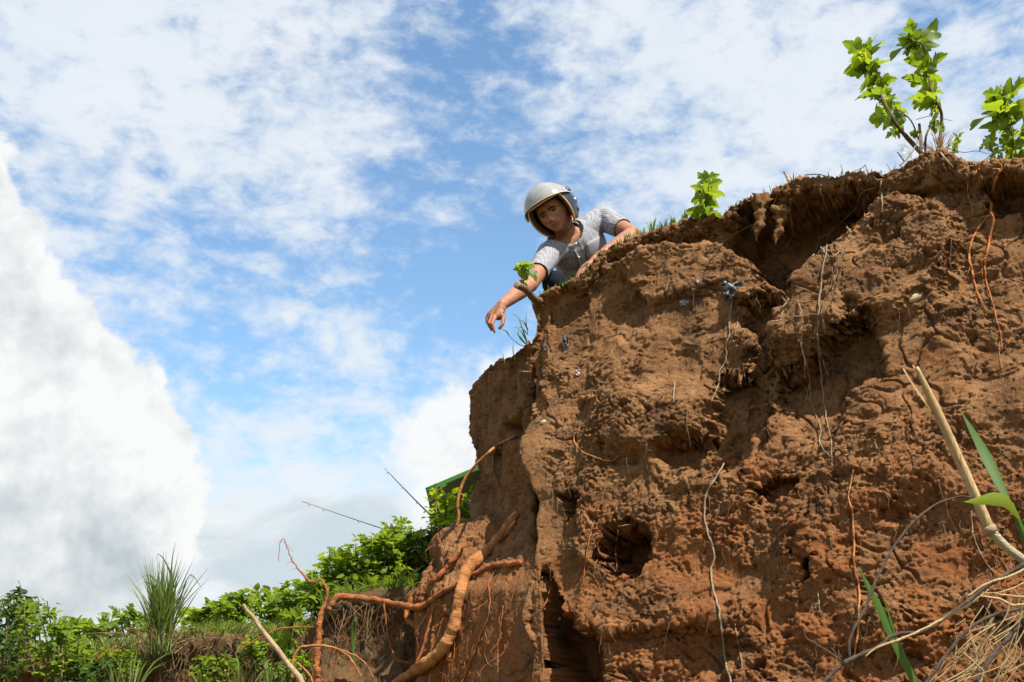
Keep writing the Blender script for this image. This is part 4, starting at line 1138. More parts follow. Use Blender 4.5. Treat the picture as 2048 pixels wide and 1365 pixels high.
def stone(label, px, py, wpx, hpx, rot, col):
    p, n = hit(px, py, 0.0)
    sc = (p - CAMP).length / FPX
    bm = bmesh.new(); bmesh.ops.create_icosphere(bm, subdivisions=3, radius=.5)
    co = np.array([v.co[:] for v in bm.verts]); k = 1 + .25 * fbm(co * 2.3 + px, 3)
    for v, kk in zip(bm.verts, k): v.co = Vector((v.co.x * wpx * sc, v.co.y * wpx * sc * .6, v.co.z * hpx * sc)) * kk
    me = bpy.data.meshes.new('stone'); bm.to_mesh(me); bm.free()
    me.polygons.foreach_set('use_smooth', [True] * len(me.polygons))
    m, t, out = material('stone')
    P = t.node('ShaderNodeTexCoord').outputs['Object']
    principled(t, out, t.mix(t.noise(P, 40, 5), col, tuple(c * .65 for c in col)), .8, .3, (t.noise(P, 90, 4), .5, .004))
    o = link('stone', me, m); o.location = p; o.rotation_euler = (0, rot, 0)
    return tag(o, label, 'stone', 'stones in the cliff')
stone('pale yellow stone wedged in the lit upper right face', 1832, 596, 32, 17, -.55, (.48, .37, .19))
stone('small cream pebble above the wedged yellow stone', 1777, 448, 11, 8, -.3, (.55, .45, .27))
stone('cream pebble low on the left edge of the face', 1087, 845, 14, 10, -.4, (.48, .36, .2))
stone('whitish pebble in the soil above the grey forked twig', 1118, 1238, 9, 9, 0, (.42, .33, .24))
stalk('short white peg-like twig stuck in the shaded corner', [(1040, 743, None, .02), (1050, 744, None, .03), (1060, 744, None, .03)], [4, 4, 4], ROOT_PALE, 'dead_twig', 'twig', 'twigs in the cliff')

# ------------------------------------------------------------------ dead cane, vine and blades in the right foreground
YC = 2.75
def c5(x, y, Y=YC): return W(1560 + x / 2.053, 700 + y / 2.053, Y)
SC5 = (c5(800, 600) - CAMP).dot(CF) / FPX / 2.053
cn = empty('dry_cane', c5(1080, 930), 'thick dry straw-coloured cane leaning from the lower right corner', 'cane')
g = Geo(); p = spline([c5(560, 72), c5(640, 240), c5(730, 440), c5(810, 620), c5(862, 742)], 34)
g.tube(p, [11 * SC5, 22 * SC5, 24 * SC5, 25 * SC5, 26 * SC5], 14, True, 0, None, .8)
link('dry_sheath', g.mesh('dry_sheath', True, cn.location), CANE, cn)
g = Geo(); p = spline([c5(505, 78), c5(560, 165), c5(640, 275), c5(680, 350)], 16)
g.ribbon(p, [7 * SC5, 13 * SC5, 15 * SC5, 8 * SC5], Vector((.9, .2, .4)), .25)
link('split_strip', g.mesh('split_strip', True, cn.location), CANE, cn)
g = Geo(); p = spline([c5(545, 62), c5(565, 100), c5(600, 180), c5(650, 270)], 10)
g.ribbon(p, [9 * SC5, 10 * SC5, 8 * SC5, 3 * SC5], Vector((.9, .2, .4)), .25)
link('split_strip', g.mesh('split_strip', True, cn.location), CANE, cn)
g = Geo(); g.tube([c5(852, 725), c5(860, 738), c5(872, 752)], [27 * SC5, 31 * SC5, 26 * SC5], 12, True, .03, rng)
link('cane_node', g.mesh('cane_node', True, cn.location), WOOD, cn)
g = Geo(); g.tube(spline([c5(866, 745), c5(930, 810), c5(1002, 865), c5(1100, 945)], 20), [20 * SC5, 17 * SC5, 18 * SC5, 19 * SC5], 12, True, .03, rng)
link('cane_internode', g.mesh('cane_internode', True, cn.location), CANE_G, cn)
# green cane shoot with two leaves
sh_ = empty('cane_shoot', c5(1060, 900, YC - .1), 'green cane shoot with one upright dark leaf and one yellowish bent leaf', 'plant')
g = Geo(); g.tube(spline([c5(1060, 900, YC - .1), c5(1000, 760, YC - .1), c5(950, 630, YC - .1)], 14), [16 * SC5, 14 * SC5, 8 * SC5], 9, True)
link('stem', g.mesh('stem', True, sh_.location), BLADE, sh_)
g = Geo(); g.ribbon(spline([c5(950, 640, YC - .12), c5(900, 540, YC - .1), c5(830, 400, YC - .07), c5(745, 255, YC - .05)], 18), [14 * SC5, 48 * SC5, 62 * SC5, 58 * SC5, 34 * SC5, 2 * SC5], Vector((.75, .25, .45)), .10)
link('leaf_blade', g.mesh('leaf_blade', True, sh_.location), BLADE, sh_)
g = Geo(); g.ribbon(spline([c5(985, 690, YC - .12), c5(940, 625, YC - .18), c5(880, 610, YC - .22), c5(820, 618, YC - .26), c5(755, 625, YC - .3)], 20), [20 * SC5, 60 * SC5, 66 * SC5, 40 * SC5, 2 * SC5], Vector((.35, .3, .85)), .14)
link('leaf_blade', g.mesh('leaf_blade', True, sh_.location), BLADE_Y, sh_)
YB = 2.9
def c5b(x, y): return c5(x, y, YB)
gb = empty('grass_shoot', c5b(600, 1480), 'broad green grass blade rising in front of the dead vine', 'plant')
g = Geo(); g.ribbon(spline([c5b(600, 1480), c5b(545, 1345), c5b(475, 1200), c5b(410, 1060), c5b(320, 888)], 24), [26 * SC5, 34 * SC5, 40 * SC5, 40 * SC5, 28 * SC5, 2 * SC5], Vector((.9, .2, .35)), .14)
link('leaf_blade', g.mesh('leaf_blade', True, gb.location), BLADE, gb)
g = Geo(); g.ribbon(spline([c5b(500, 1250), c5b(455, 1110), c5b(410, 955)], 14), [9 * SC5, 9 * SC5, 1 * SC5], Vector((.9, .2, .35)), .1)
link('leaf_blade', g.mesh('leaf_blade', True, gb.location), BLADE, gb)

def fg(pts, Y): return [(1560 + x / 2.053, 700 + y / 2.053, Y) for x, y in pts]
def fg_vine(label, main, dpx, Y, mat, branches=(), name='dead_vine', cat='vine', wob=.4):
    return root_thing(label, fg(main, Y), dpx, mat, [(fg(b, Y), d) for b, d in branches], name, cat, 'dead vines and branches at the lower right', wob)
fg_vine('dark vine bowing up in a wide arc from the bottom to the dry cane', [(285, 1260), (290, 1180), (360, 1040), (400, 935), (480, 790), (600, 660), (720, 605), (800, 606)], [7, 7, 8, 7, 7, 6.5, 5.5, 3], 2.7, TWIG, [([(400, 940), (392, 925), (388, 912)], [5, 3, 2])])
fg_vine('long dead branch crossing the lower right corner under the arc', [(150, 1420), (205, 1335), (290, 1272), (380, 1232), (470, 1172), (600, 1150), (760, 1040), (880, 952), (1010, 878), (1120, 820)], [9, 10, 10, 9, 9, 9, 10, 10, 11, 11], 2.72, TWIG,
        [([(105, 1140), (108, 1182), (200, 1240), (280, 1296)], [4, 4.5, 5, 4])])
g_ = root_thing('pale split dry leaf sheath lying along the dead branch', fg([(350, 1260), (400, 1222), (520, 1180), (640, 1120), (760, 1055), (860, 985)], 2.69), [3, 7, 6, 8, 5, 2], CANE, name='dry_leaf', cat='dry leaf', group='dead vines and branches at the lower right')
fg_vine('dark vine curving up from the bottom edge below the long branch', [(560, 1450), (605, 1362), (642, 1310), (760, 1160), (880, 1088), (1010, 1060), (1100, 1050)], [8, 8, 9, 8, 8, 8, 8], 2.6, TWIG, [([(642, 1312), (632, 1300)], [9, 4])])
fg_vine('straight dead stick slanting in the bottom right corner', [(760, 1420), (850, 1290), (930, 1190), (1010, 1105), (1100, 1030)], [9, 10, 10, 11, 11], 2.62, TWIG)
fg_vine('curled dry leaf ribbons folded over the right ends of the branches', [(770, 1010), (850, 960), (960, 925), (1040, 880)], [3, 6, 7, 6], 2.6, CANE, [([(820, 1010), (900, 1025), (960, 1050), (1040, 1040)], [3, 8, 7, 5]), ([(880, 1000), (940, 1010), (1010, 1015)], [3, 6, 5]), ([(840, 1000), (930, 990), (1030, 940)], [2, 4, 4])], 'dry_leaf', 'dry leaf')
g = Geo(); b0 = c5(900, 1330, 2.75)
for k in range(38):
    x0 = rng.uniform(700, 1100); y0 = rng.uniform(960, 1200) + (1000 - x0) * .3; Y = rng.uniform(2.55, 2.9)
    dx = rng.normal() * 45 - 110; L = rng.uniform(150, 400)
    pts = [c5(x0, y0, Y), c5(x0 + dx * .3 + rng.normal() * 45, y0 + L * .35, Y), c5(x0 + dx + rng.normal() * 55, y0 + L * .75, Y), c5(x0 + dx * 1.6, y0 + L, Y)]
    g.tube(spline(pts, 10) - np.array(b0), [rng.uniform(1.8, 4.6) * SC5, 1.0 * SC5], 4, False)
o = link('dry_straw', g.mesh('dry_straw'), GRASS_DRY); o.location = b0
tag(o, 'loose pile of hanging dry straw under the dead branches', 'straw', kind='stuff')

# ------------------------------------------------------------------ left side: stick, bank plants, bushes
stk = root_thing('pale bare stick leaning up from the bottom left of the roots', [(640, 1430, 4.6), (606, 1368, 4.6), (570, 1318, 4.6), (530, 1268, 4.6), (488, 1210, 4.6)], [15, 14, 13, 11.5, 8], STICK, name='bare_stick', cat='stick', group=None, smooth=True)

def bush(label, stems, Y, key, lsize, n_leaf, n_parts, spread, name='bush', group='bushes on the bank', base=None, stem_mat=None, ymix=0.16):
    """stems: list of (x0,y0,x1,y1) photo pixels; leaves grow along them, thicker toward the tips"""
    b = W(*(base or (stems[0][0], stems[0][1])), Y)
    r = empty(name, b, label, 'bush', group)
    sc = (b - CAMP).dot(CF) / FPX
    gs = Geo(); gl = Geo()
    LV = []
    per = max(6, n_leaf // len(stems))
    for (x0, y0, x1, y1) in stems:
        dY0 = rng.normal() * ymix * .5; dY1 = dY0 + rng.normal() * ymix
        p = spline([W(x0, y0, Y + dY0), W(x0 * .45 + x1 * .55 + rng.normal() * 8, y0 * .5 + y1 * .5, Y + (dY0 + dY1) / 2), W(x1, y1, Y + dY1)], 16)
        gs.tube(p, [3.0 * sc, 1.0 * sc], 5, False, .1, rng)
        for k in range(per):
            q = rng.uniform(.12, 1) ** .8; c = Vector(p[min(15, int(q * 15))])
            a = rng.uniform(0, 2 * pi); out = Vector((cos(a), sin(a), rng.uniform(-.25, .75))).normalized()
            c = c + out * rng.uniform(0, spread * sc * (1.15 - .65 * q))
            d = (out + Vector((rng.normal() * .3, rng.normal() * .3, rng.normal() * .35 - .05)))
            nrm = Vector((rng.normal() * .4, rng.normal() * .4 + .1, .9))
            LV.append((c, d, nrm, lsize * sc * rng.uniform(.6, 1.2), (c - CAMP).length - 1.2 * c.z))
    link('stems', gs.mesh('stems', True, b), stem_mat or STEM, r)['kind'] = 'stuff'
    LV.sort(key=lambda e: e[4])
    for c, d, nrm, s, _ in LV[:n_parts]:
        add_leaf(r, MULB[key][rng.integers(0, 4)], orient(c, d, nrm, s))
    T = np.array([(0, 0, 0), (.30, .36, .05), (.30, -.36, .05), (.65, .27, -.02), (.65, -.27, -.02), (1, 0, -.22), (.35, 0, -.03), (.66, 0, -.08)])
    TF = np.array([(0, 6, 1), (0, 2, 6), (6, 7, 3), (6, 3, 1), (6, 4, 7), (6, 2, 4), (7, 5, 3), (7, 4, 5)])
    for c, d, nrm, s, _ in LV[n_parts:]:
        M = np.array(orient(c, d, nrm, s)); gl.add(T @ M[:3, :3].T + M[:3, 3], TF)
    if gl.n: link('foliage', gl.mesh('foliage', True, b), {'bush': LEAF_BUSH, 'dark': LEAF_DARK, 'bright': LEAF_BRIGHT, 'young': LEAF_YOUNG}[key], r)['kind'] = 'stuff'
    return r

def fan(cx, by, n, x0, x1, top, jitter=14):
    """n stems rising from around (cx,by) to tops spread between x0 and x1 at heights given by top(x)"""
    out = []
    for k in range(n):
        x = x0 + (x1 - x0) * (k + .5) / n + rng.normal() * 5
        out.append((cx + (x - cx) * .55 + rng.normal() * jitter * .4, by, x, top(x) + abs(rng.normal()) * jitter))
    return out
sky_l = lambda pts: (lambda x: np.interp(x, [p[0] for p in pts], [p[1] for p in pts]))
SKYL = sky_l([(0, 1180), (40, 1175), (90, 1195), (120, 1230), (180, 1240), (240, 1215), (290, 1230), (400, 1210), (440, 1195), (480, 1175), (540, 1172), (590, 1165), (620, 1150), (640, 1140), (656, 1085), (690, 1105), (720, 1075), (760, 1065), (800, 1030), (830, 1060), (850, 1035), (870, 975), (900, 990), (940, 960), (970, 965)])
bush('big dark green mulberry bush behind the horizontal root', fan(735, 1225, 16, 665, 790, SKYL), 6.05, 'bush', 19, 1250, 90, 34)
bush('mulberry bush with a lone tall sprig left of the big dark bush', fan(640, 1245, 9, 612, 668, SKYL), 6.05, 'bush', 19, 560, 60, 28)
bush('mulberry bush next to the fishing rod butts', fan(800, 1215, 11, 775, 845, SKYL), 6.15, 'bush', 19, 700, 60, 30)
bush('sunlit yellow-green bush in front of the green canopy', fan(900, 1110, 10, 868, 965, sky_l([(850, 992), (875, 964), (905, 996), (930, 985), (970, 958)])), 6.4, 'bright', 19, 640, 80, 32)
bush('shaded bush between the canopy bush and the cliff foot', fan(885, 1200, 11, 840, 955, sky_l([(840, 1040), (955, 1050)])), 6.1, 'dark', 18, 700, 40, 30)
bush('low leafy bush right of the tall grass clump', fan(470, 1285, 10, 432, 520, SKYL), 7.2, 'bush', 18, 560, 60, 28)
bush('leafy bush between the grass clump bush and the upright root', fan(560, 1275, 9, 520, 612, SKYL), 7.0, 'bush', 18, 540, 60, 28)
bush('small bush right beside the tall grass clump', fan(400, 1285, 6, 372, 436, SKYL), 7.3, 'bush', 22, 240, 40, 24)
bush('small round-leaved bush left of the tall grass clump', fan(245, 1290, 7, 205, 300, SKYL), 7.4, 'bush', 20, 230, 50, 26)
bush('sparse low bush between the left corner bush and the grass clump', fan(165, 1300, 6, 130, 205, SKYL), 7.2, 'bush', 22, 240, 40, 26)
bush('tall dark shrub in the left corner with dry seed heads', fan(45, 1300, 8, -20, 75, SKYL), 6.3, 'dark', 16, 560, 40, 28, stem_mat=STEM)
bush('dense vine-covered shrub at the lower left corner', fan(110, 1380, 12, 40, 185, sky_l([(0, 1210), (90, 1185), (130, 1250), (190, 1290)])), 5.9, 'bush', 15, 1100, 60, 32)
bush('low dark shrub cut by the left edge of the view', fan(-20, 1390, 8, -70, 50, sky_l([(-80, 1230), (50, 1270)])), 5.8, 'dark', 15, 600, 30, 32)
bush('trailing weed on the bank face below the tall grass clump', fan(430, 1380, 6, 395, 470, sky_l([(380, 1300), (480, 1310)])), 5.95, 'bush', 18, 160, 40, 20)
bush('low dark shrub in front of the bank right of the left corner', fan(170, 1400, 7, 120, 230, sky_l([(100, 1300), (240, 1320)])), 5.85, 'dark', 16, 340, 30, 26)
bush('weed patch hanging over the bank edge below the low leafy bush', fan(505, 1330, 6, 478, 545, sky_l([(470, 1275), (550, 1270)])), 6.0, 'bright', 14, 190, 40, 20)
bush('green weed patch on the bank face left of the pale stick', fan(560, 1390, 7, 520, 620, sky_l([(510, 1315), (630, 1310)])), 5.6, 'bush', 14, 240, 40, 24)
bush('weed patch between the left corner shrubs and the grass clump', fan(245, 1360, 8, 195, 300, sky_l([(190, 1290), (310, 1305)])), 6.15, 'bright', 13, 260, 40, 24)
# yellow-green broad-leaved weed
mulberry('broadleaf_weed', 'yellow-green broad-leaved weed left of the upright root', 'weed', 5.5, (580, 1318),
    [([(582, 1330), (582, 1290), (588, 1250), (592, 1228)], 2, 1), ([(582, 1310), (565, 1280), (552, 1272)], 1.6, 1)],
    [(590, 1232, 560, 1222), (590, 1230, 600, 1205), (590, 1238, 575, 1255), (592, 1236, 612, 1232), (586, 1262, 552, 1262), (586, 1258, 606, 1270), (584, 1280, 545, 1292), (584, 1282, 560, 1300), (584, 1285, 606, 1296), (562, 1280, 538, 1272), (560, 1278, 552, 1256),
     (583, 1300, 600, 1316), (583, 1300, 562, 1318), (588, 1250, 564, 1240)], 'young', None)
mulberry('broadleaf_weed', 'small yellow-green weed low beside the arching root', 'weed', 5.3, (605, 1335),
    [([(605, 1342), (606, 1325), (608, 1312)], 1.5, 1)], [(607, 1318, 590, 1308), (607, 1316, 622, 1304), (607, 1322, 592, 1330), (607, 1322, 624, 1326), (608, 1312, 606, 1298)], 'young', None)

# tall grass clump
YG = 6.15
b = W(322, 1296, YG); scg = (b - CAMP).dot(CF) / FPX
gc_ = empty('tall_grass_clump', b, 'tall spiky green grass clump standing on the low bank edge', 'grass clump')
gs = Geo(); nb = 0
for k in range(300):
    a = rng.uniform(0, 2 * pi); lean = abs(rng.normal()) * .27 + .02; lean = min(lean, .62)
    top = rng.uniform(80, 205) * (1 - .42 * lean)
    bx = 322 + rng.normal() * 9; tx = bx + cos(a) * top * lean * 1.15 + (rng.normal() * 5) + 8
    dY = sin(a) * lean * .5
    p = spline([W(bx, 1306 + rng.normal() * 5, YG + rng.normal() * .05), W(bx + (tx - bx) * .38, 1298 - top * .55, YG + dY * .4), W(tx, 1298 - top, YG + dY)], 8)
    wd = rng.uniform(1.8, 3.6) * scg
    gg = Geo() if k < 70 else gs
    gg.ribbon(p - np.array(b), [wd * .5, wd, wd * .8, wd * .1], Vector((cos(a + 1.3), sin(a + 1.3) * .5, .1)).normalized(), .15)
    if k < 70: link('grass_blade', gg.mesh('grass_blade'), GRASS_TALL, gc_)
for (x0, y0, x1, y1, x2, y2) in [(360, 1200, 380, 1150, 404, 1178), (330, 1210, 300, 1150, 258, 1175), (340, 1180, 345, 1115, 352, 1085), (320, 1190, 290, 1165, 270, 1180), (345, 1170, 320, 1108, 312, 1120), (360, 1240, 395, 1185, 402, 1180)]:
    gg = Geo(); p = spline([W(325, 1296, YG), W(x0, y0, YG - .1), W(x1, y1, YG - .15), W(x2, y2, YG - .2)], 14)
    gg.ribbon(p - np.array(b), [4 * scg, 4.5 * scg, 4 * scg, .5 * scg], Vector((.8, .2, .5)), .15)
    link('grass_blade', gg.mesh('grass_blade'), GRASS_TALL, gc_)
link('blades', gs.mesh('blades'), GRASS_TALL, gc_)['kind'] = 'stuff'
gs = Geo(); blades(gs, (0, 0, -.03), 80, .20, .26, 2.2 * scg, droop=.7); link('dead_blades', gs.mesh('dead_blades'), GRASS_DRY, gc_)['kind'] = 'stuff'

# grass and dead roots on the bank
g = Geo(); gd = Geo()
def bank_pt(px, py):
    ok, loc, nor, _ = bank.ray_cast(CAMP, ray(px, py))
    return loc if ok else None
def down(x, y):
    ok, loc, nor, _ = bank.ray_cast(Vector((x, y, 6)), Vector((0, 0, -1)))
    return loc if ok else None
for k in range(13000):
    x = rng.uniform(-3.6, -.2); y = 5.9 + abs(rng.normal()) * 1.6
    q = down(x, y)
    if q is None or q.z < EYE + .25: continue
    h = rng.uniform(.035, .11); a = rng.uniform(0, 2 * pi)
    d = Vector((cos(a) * h * .7, sin(a) * h * .7, h))
    (gd if rng.random() < .12 else g).ribbon([q, q + d * .6, q + d * 1.0 + Vector((d.x * .5, d.y * .5, -h * .1))], [.007, .006, .001], Vector((-sin(a), cos(a), 0)), .1)
o = link('bank_grass', g.mesh('bank_grass'), GRASS); tag(o, 'short green grass covering the top of the bank', 'grass', kind='stuff')
o = link('bank_dry_grass', gd.mesh('bank_dry_grass'), GRASS_DRY); tag(o, 'dry straw blades in the bank grass', 'grass', kind='stuff')
g = Geo()
for k in range(360):
    px = rng.uniform(180, 860); e_y = np.interp(px, be[:, 0], be[:, 1]); py = e_y + rng.uniform(2, 90)
    q = bank_pt(px, py)
    if q is None: continue
    L = rng.uniform(.06, .25); pts = [q + Vector((0, -.015, 0))]
    for i in range(3): pts.append(pts[-1] + Vector((rng.normal() * .028, rng.normal() * .012 - .008, -L / 3 * rng.uniform(.3, 1.3))))
    g.tube(spline(pts, 7), [.0024 * rng.uniform(.3, 1.3), .0006], 4, False)
o = link('bank_rootlets', g.mesh('bank_rootlets'), ROOT_BROWN); tag(o, 'dry hanging rootlets on the bank face', 'roots', kind='stuff')
# green grass tufts at the foot, in front of the bank
for px, lab in ((655, 'grass fringe on the bank edge next to the upright root'), (700, 'grass fringe on the bank edge behind the long horizontal root'), (742, 'grass fringe on the bank edge under the big dark bush'), (785, 'grass fringe on the bank edge under the rod-side bush'), (825, 'grass fringe where the bank edge meets the soil slope'),
                (385, 'grass fringe on the bank edge just right of the grass clump'), (440, 'grass fringe on the bank edge below the low leafy bush'), (545, 'grass fringe on the bank edge right of the weed patch'), (600, 'grass fringe on the bank edge left of the upright root')):
    ey_ = np.interp(px, be[:, 0], be[:, 1]); q = None; yy = ey_ - 12
    while q is None and yy < ey_ + 40: q = bank_pt(px, yy); yy += 3
    if q is not None: tuft(lab, 0, 46, 34, 46, 2.6, GRASS_BRIGHT, 'grass fringes on the bank edge', base=q + Vector((0, .06, -.01)))
for i, (px, py, n, h, s, Y, lab) in enumerate([(265, 1385, 16, 90, 60, 5.6, 'long grass tuft at the bottom left below the grass clump'), (235, 1375, 12, 60, 40, 5.55, 'grass tuft at the bottom edge left of the long one'), (480, 1395, 18, 95, 70, 5.4, 'long arching grass tuft in front of the bank'),
                                   (540, 1385, 14, 80, 44, 5.35, 'upright grass tuft beside the pale leaning stick'), (405, 1385, 10, 50, 40, 5.5, 'short grass tuft at the bottom centre of the bank'), (705, 1330, 9, 120, 10, 5.45, 'thin green grass strands hanging by the upright root')]):
    tuft(lab, 0, n, h, s, 3.2, GRASS, 'grass tufts at the bank foot', base=W(px, py, Y))

# ------------------------------------------------------------------ fishing rods and the green canopy
RODM, t_, out_ = material('rod_carbon'); principled(t_, out_, (0.03, 0.03, 0.035), .35, .5)
GUIDE, t_, out_ = material('rod_guide'); principled(t_, out_, (0.35, 0.35, 0.36), .3, .5, Metallic=1.0)
LINEM, t_, out_ = material('fishing_line'); principled(t_, out_, (0.5, 0.52, 0.55), .3, .5, Alpha=.6)
def rod(label, a, bb, Y0, Y1, guides, line=None):
    p = spline([W(*a, Y0), W((a[0] + bb[0]) / 2, (a[1] + bb[1]) / 2 + 1, (Y0 + Y1) / 2), W(*bb, Y1)], 20)
    o0 = Vector(p[0]); r = empty('fishing_rod', o0, label, 'fishing rod', 'fishing rods on the bank')
    g = Geo(); g.tube(p, [.0060, .0042, .0018], 8, True); link('rod_blank', g.mesh('rod_blank', True, o0), RODM, r)
    for q in guides:
        c = Vector(p[int(q * 19)]); g = Geo()
        ring = [c + Vector((0, cos(t) * .008, sin(t) * .008 - .011)) for t in np.linspace(0, 2 * pi, 13)]
        g.tube(ring, .0012, 5, False); g.tube([c, c + Vector((0, 0, -.006))], .0035, 5)
        link('line_guide', g.mesh('line_guide', True, o0), GUIDE, r)
    if line:
        g = Geo(); g.tube(spline([W(x, y, Y1) for x, y in line], 12), .0009, 4, False); link('fishing_line', g.mesh('fishing_line', True, o0), LINEM, r)
rod('fishing rod slanting low over the bushes with its tip farthest from the canopy', (872, 1092), (604, 1003), 7.2, 7.0, (.35, .62, .86, .99), [(604, 1003), (612, 1025), (622, 1045), (634, 1068)])
rod('steeper fishing rod pointing up beside the green canopy', (880, 1050), (769, 937), 7.2, 7.0, (.45, .7, .97))
FAB, t_, out_ = material('green_tarpaulin')
a_ = principled(t_, None, (0.22, 0.38, 0.17), .6, .3); tr = t_.node('ShaderNodeBsdfTranslucent'); tr.inputs[0].default_value = (0.28, 0.48, 0.20, 1)
mx = t_.node('ShaderNodeMixShader'); mx.inputs[0].default_value = .6
t_.l.new(a_.outputs[0], mx.inputs[1]); t_.l.new(tr.outputs[0], mx.inputs[2]); t_.l.new(mx.outputs[0], out_.inputs[0])
FABG, t_, out_ = material('grey_lining'); a_ = principled(t_, None, (0.52, 0.51, 0.47), .7, .2); tr = t_.node('ShaderNodeBsdfTranslucent'); tr.inputs[0].default_value = (0.50, 0.47, 0.44, 1)
mx = t_.node('ShaderNodeMixShader'); mx.inputs[0].default_value = .3
t_.l.new(a_.outputs[0], mx.inputs[1]); t_.l.new(tr.outputs[0], mx.inputs[2]); t_.l.new(mx.outputs[0], out_.inputs[0])
METAL, t_, out_ = material('pole_metal'); principled(t_, out_, (0.25, 0.25, 0.26), .4, .5, Metallic=.8)
A = W(854, 984, 6.95); B = W(1020, 912, 7.05); Dd = W(1020, 962, 8.05); Cc = W(862, 1034, 7.95)
ct = empty('canopy_tent', W(930, 1080, 7.5), 'green shade canopy with grey lining behind the bushes at the cliff foot', 'canopy')
def slab(name, quad, th, mat, sag=.0):
    n = 9; q = np.array([tuple(v) for v in quad]); u, v = np.meshgrid(np.linspace(0, 1, n), np.linspace(0, 1, n))
    Pp = ((1 - u) * (1 - v))[..., None] * q[0] + (u * (1 - v))[..., None] * q[1] + (u * v)[..., None] * q[2] + ((1 - u) * v)[..., None] * q[3]
    Pp[..., 2] -= sag * np.sin(pi * u) * np.sin(pi * v)
    o = link(name, mesh_np(name, Pp.reshape(-1, 3) - np.array(ct.location), grid_faces(n, n)), mat, ct)
    s = o.modifiers.new('thickness', 'SOLIDIFY'); s.thickness = th; s.offset = 0
    return o
slab('roof_lining', [A, B, Dd, Cc], .006, FABG, .02)
up_ = Vector((0, 0, .018))
slab('roof_cloth', [A + up_ + Vector((-.01, -.02, 0)), B + up_ + Vector((0, -.02, 0)), Dd + up_ * 3, Cc + up_ * 3], .005, FAB, .0)
slab('back_curtain', [Cc + Vector((.01, .02, -.01)), Dd + Vector((0, .02, -.01)), Dd + Vector((0, .05, -.75)), Cc + Vector((.05, .05, -.75))], .006, FAB, .0)
for (tp, bt) in ((Cc + Vector((.03, -.03, 0)), Cc + Vector((.08, -.03, -1.1))), (W(953, 919, 7.2), W(956, 1000, 7.3))):
    g = Geo(); g.tube([tp, bt], .011, 8, True); link('pole', g.mesh('pole', True, ct.location), METAL, ct)
# ------------------------------------------------------------------ the man
def mat_simple(name, col, rough=.6, spec=.3, **kw):
    m, t, out = material(name); principled(t, out, col, rough, spec, **kw); return m

def skin_material():
    m, t, out = material('tanned_skin')
    P = t.node('ShaderNodeTexCoord').outputs['Object']
    c = t.mix(t.smooth(t.noise(P, 22, 4, .6), .35, .65), (0.27, 0.112, 0.060), (0.35, 0.155, 0.085))
    c = t.mix(t.math('MULTIPLY', t.smooth(t.noise(P, 55, 5, .65), .48, .68), .45), c, (.15, .055, .03))
    p = principled(t, out, c, .58, .3, (t.math('ADD', t.noise(P, 160, 4, .6), t.noise(P, 60, 4, .6)), .45, .004))
    p.inputs['Subsurface Weight'].default_value = .12
    p.inputs['Subsurface Radius'].default_value = (.012, .004, .002)
    return m
SKIN = skin_material()

def ell(bm, c, axes):
    """ellipsoid with half-axis vectors"""
    r = bmesh.ops.create_icosphere(bm, subdivisions=3, radius=1)
    A = Matrix([axes[0], axes[1], axes[2]]).transposed()
    for v in r['verts']: v.co = A @ v.co + Vector(c)

def cap(bm, p1, r1, p2, r2, flat=None, seg=20):
    p1 = Vector(p1); p2 = Vector(p2); d = p2 - p1; L = d.length
    n = max(3, int(L / (min(r1, r2) * .45)))
    q = d.normalized(); u = q.orthogonal().normalized(); v = q.cross(u)
    if flat is not None:
        fn, k = flat; fn = Vector(fn).normalized()
    rings = []
    prof = [(-math.sin(a), math.cos(a), 0) for a in np.linspace(pi / 2 * .98, 0, 5)] + [(i / n, 1, 1) for i in range(1, n)] + [(math.sin(a), math.cos(a), 2) for a in np.linspace(0, pi / 2 * .98, 5)]
    for s, w_, m_ in prof:
        if m_ == 0: c = p1 + q * (s * r1); r = r1 * w_
        elif m_ == 1: c = p1 + d * s; r = r1 + (r2 - r1) * s
        else: c = p2 + q * (s * r2); r = r2 * w_
        ring = []
        for a in np.linspace(0, 2 * pi, seg, endpoint=False):
            o = (u * cos(a) + v * sin(a)) * r
            if flat is not None: o = o - fn * (o.dot(fn) * (1 - k))
            ring.append(bm.verts.new(c + o))
        rings.append(ring)
    for a, b in zip(rings, rings[1:]):
        for i in range(seg): bm.faces.new((a[i], a[(i + 1) % seg], b[(i + 1) % seg], b[i]))
    bm.faces.new(rings[0][::-1]); bm.faces.new(rings[-1])

def chain(bm, pts, rad):
    for i in range(len(pts) - 1): cap(bm, pts[i], rad[i], pts[i + 1], rad[i + 1], seg=14)

def fuse(bm, voxel, smooth=3):
    bmesh.ops.recalc_face_normals(bm, faces=bm.faces)
    me = bpy.data.meshes.new('tmp'); bm.to_mesh(me); bm.free()
    o = bpy.data.objects.new('tmp', me); C.objects.link(o)
    r = o.modifiers.new('r', 'REMESH'); r.mode = 'VOXEL'; r.voxel_size = voxel
    s = o.modifiers.new('s', 'SMOOTH'); s.factor = .5; s.iterations = smooth
    dg = bpy.context.evaluated_depsgraph_get()
    ev = bpy.data.meshes.new_from_object(o.evaluated_get(dg))
    bpy.data.objects.remove(o); bpy.data.meshes.remove(me)
    ev.polygons.foreach_set('use_smooth', [True] * len(ev.polygons))
    return ev

def co_of(me):
    a = np.empty(len(me.vertices) * 3, np.float32); me.vertices.foreach_get('co', a); return a.reshape(-1, 3)
def no_of(me):
    a = np.empty(len(me.vertices) * 3, np.float32); me.vertices.foreach_get('normal', a); return a.reshape(-1, 3)

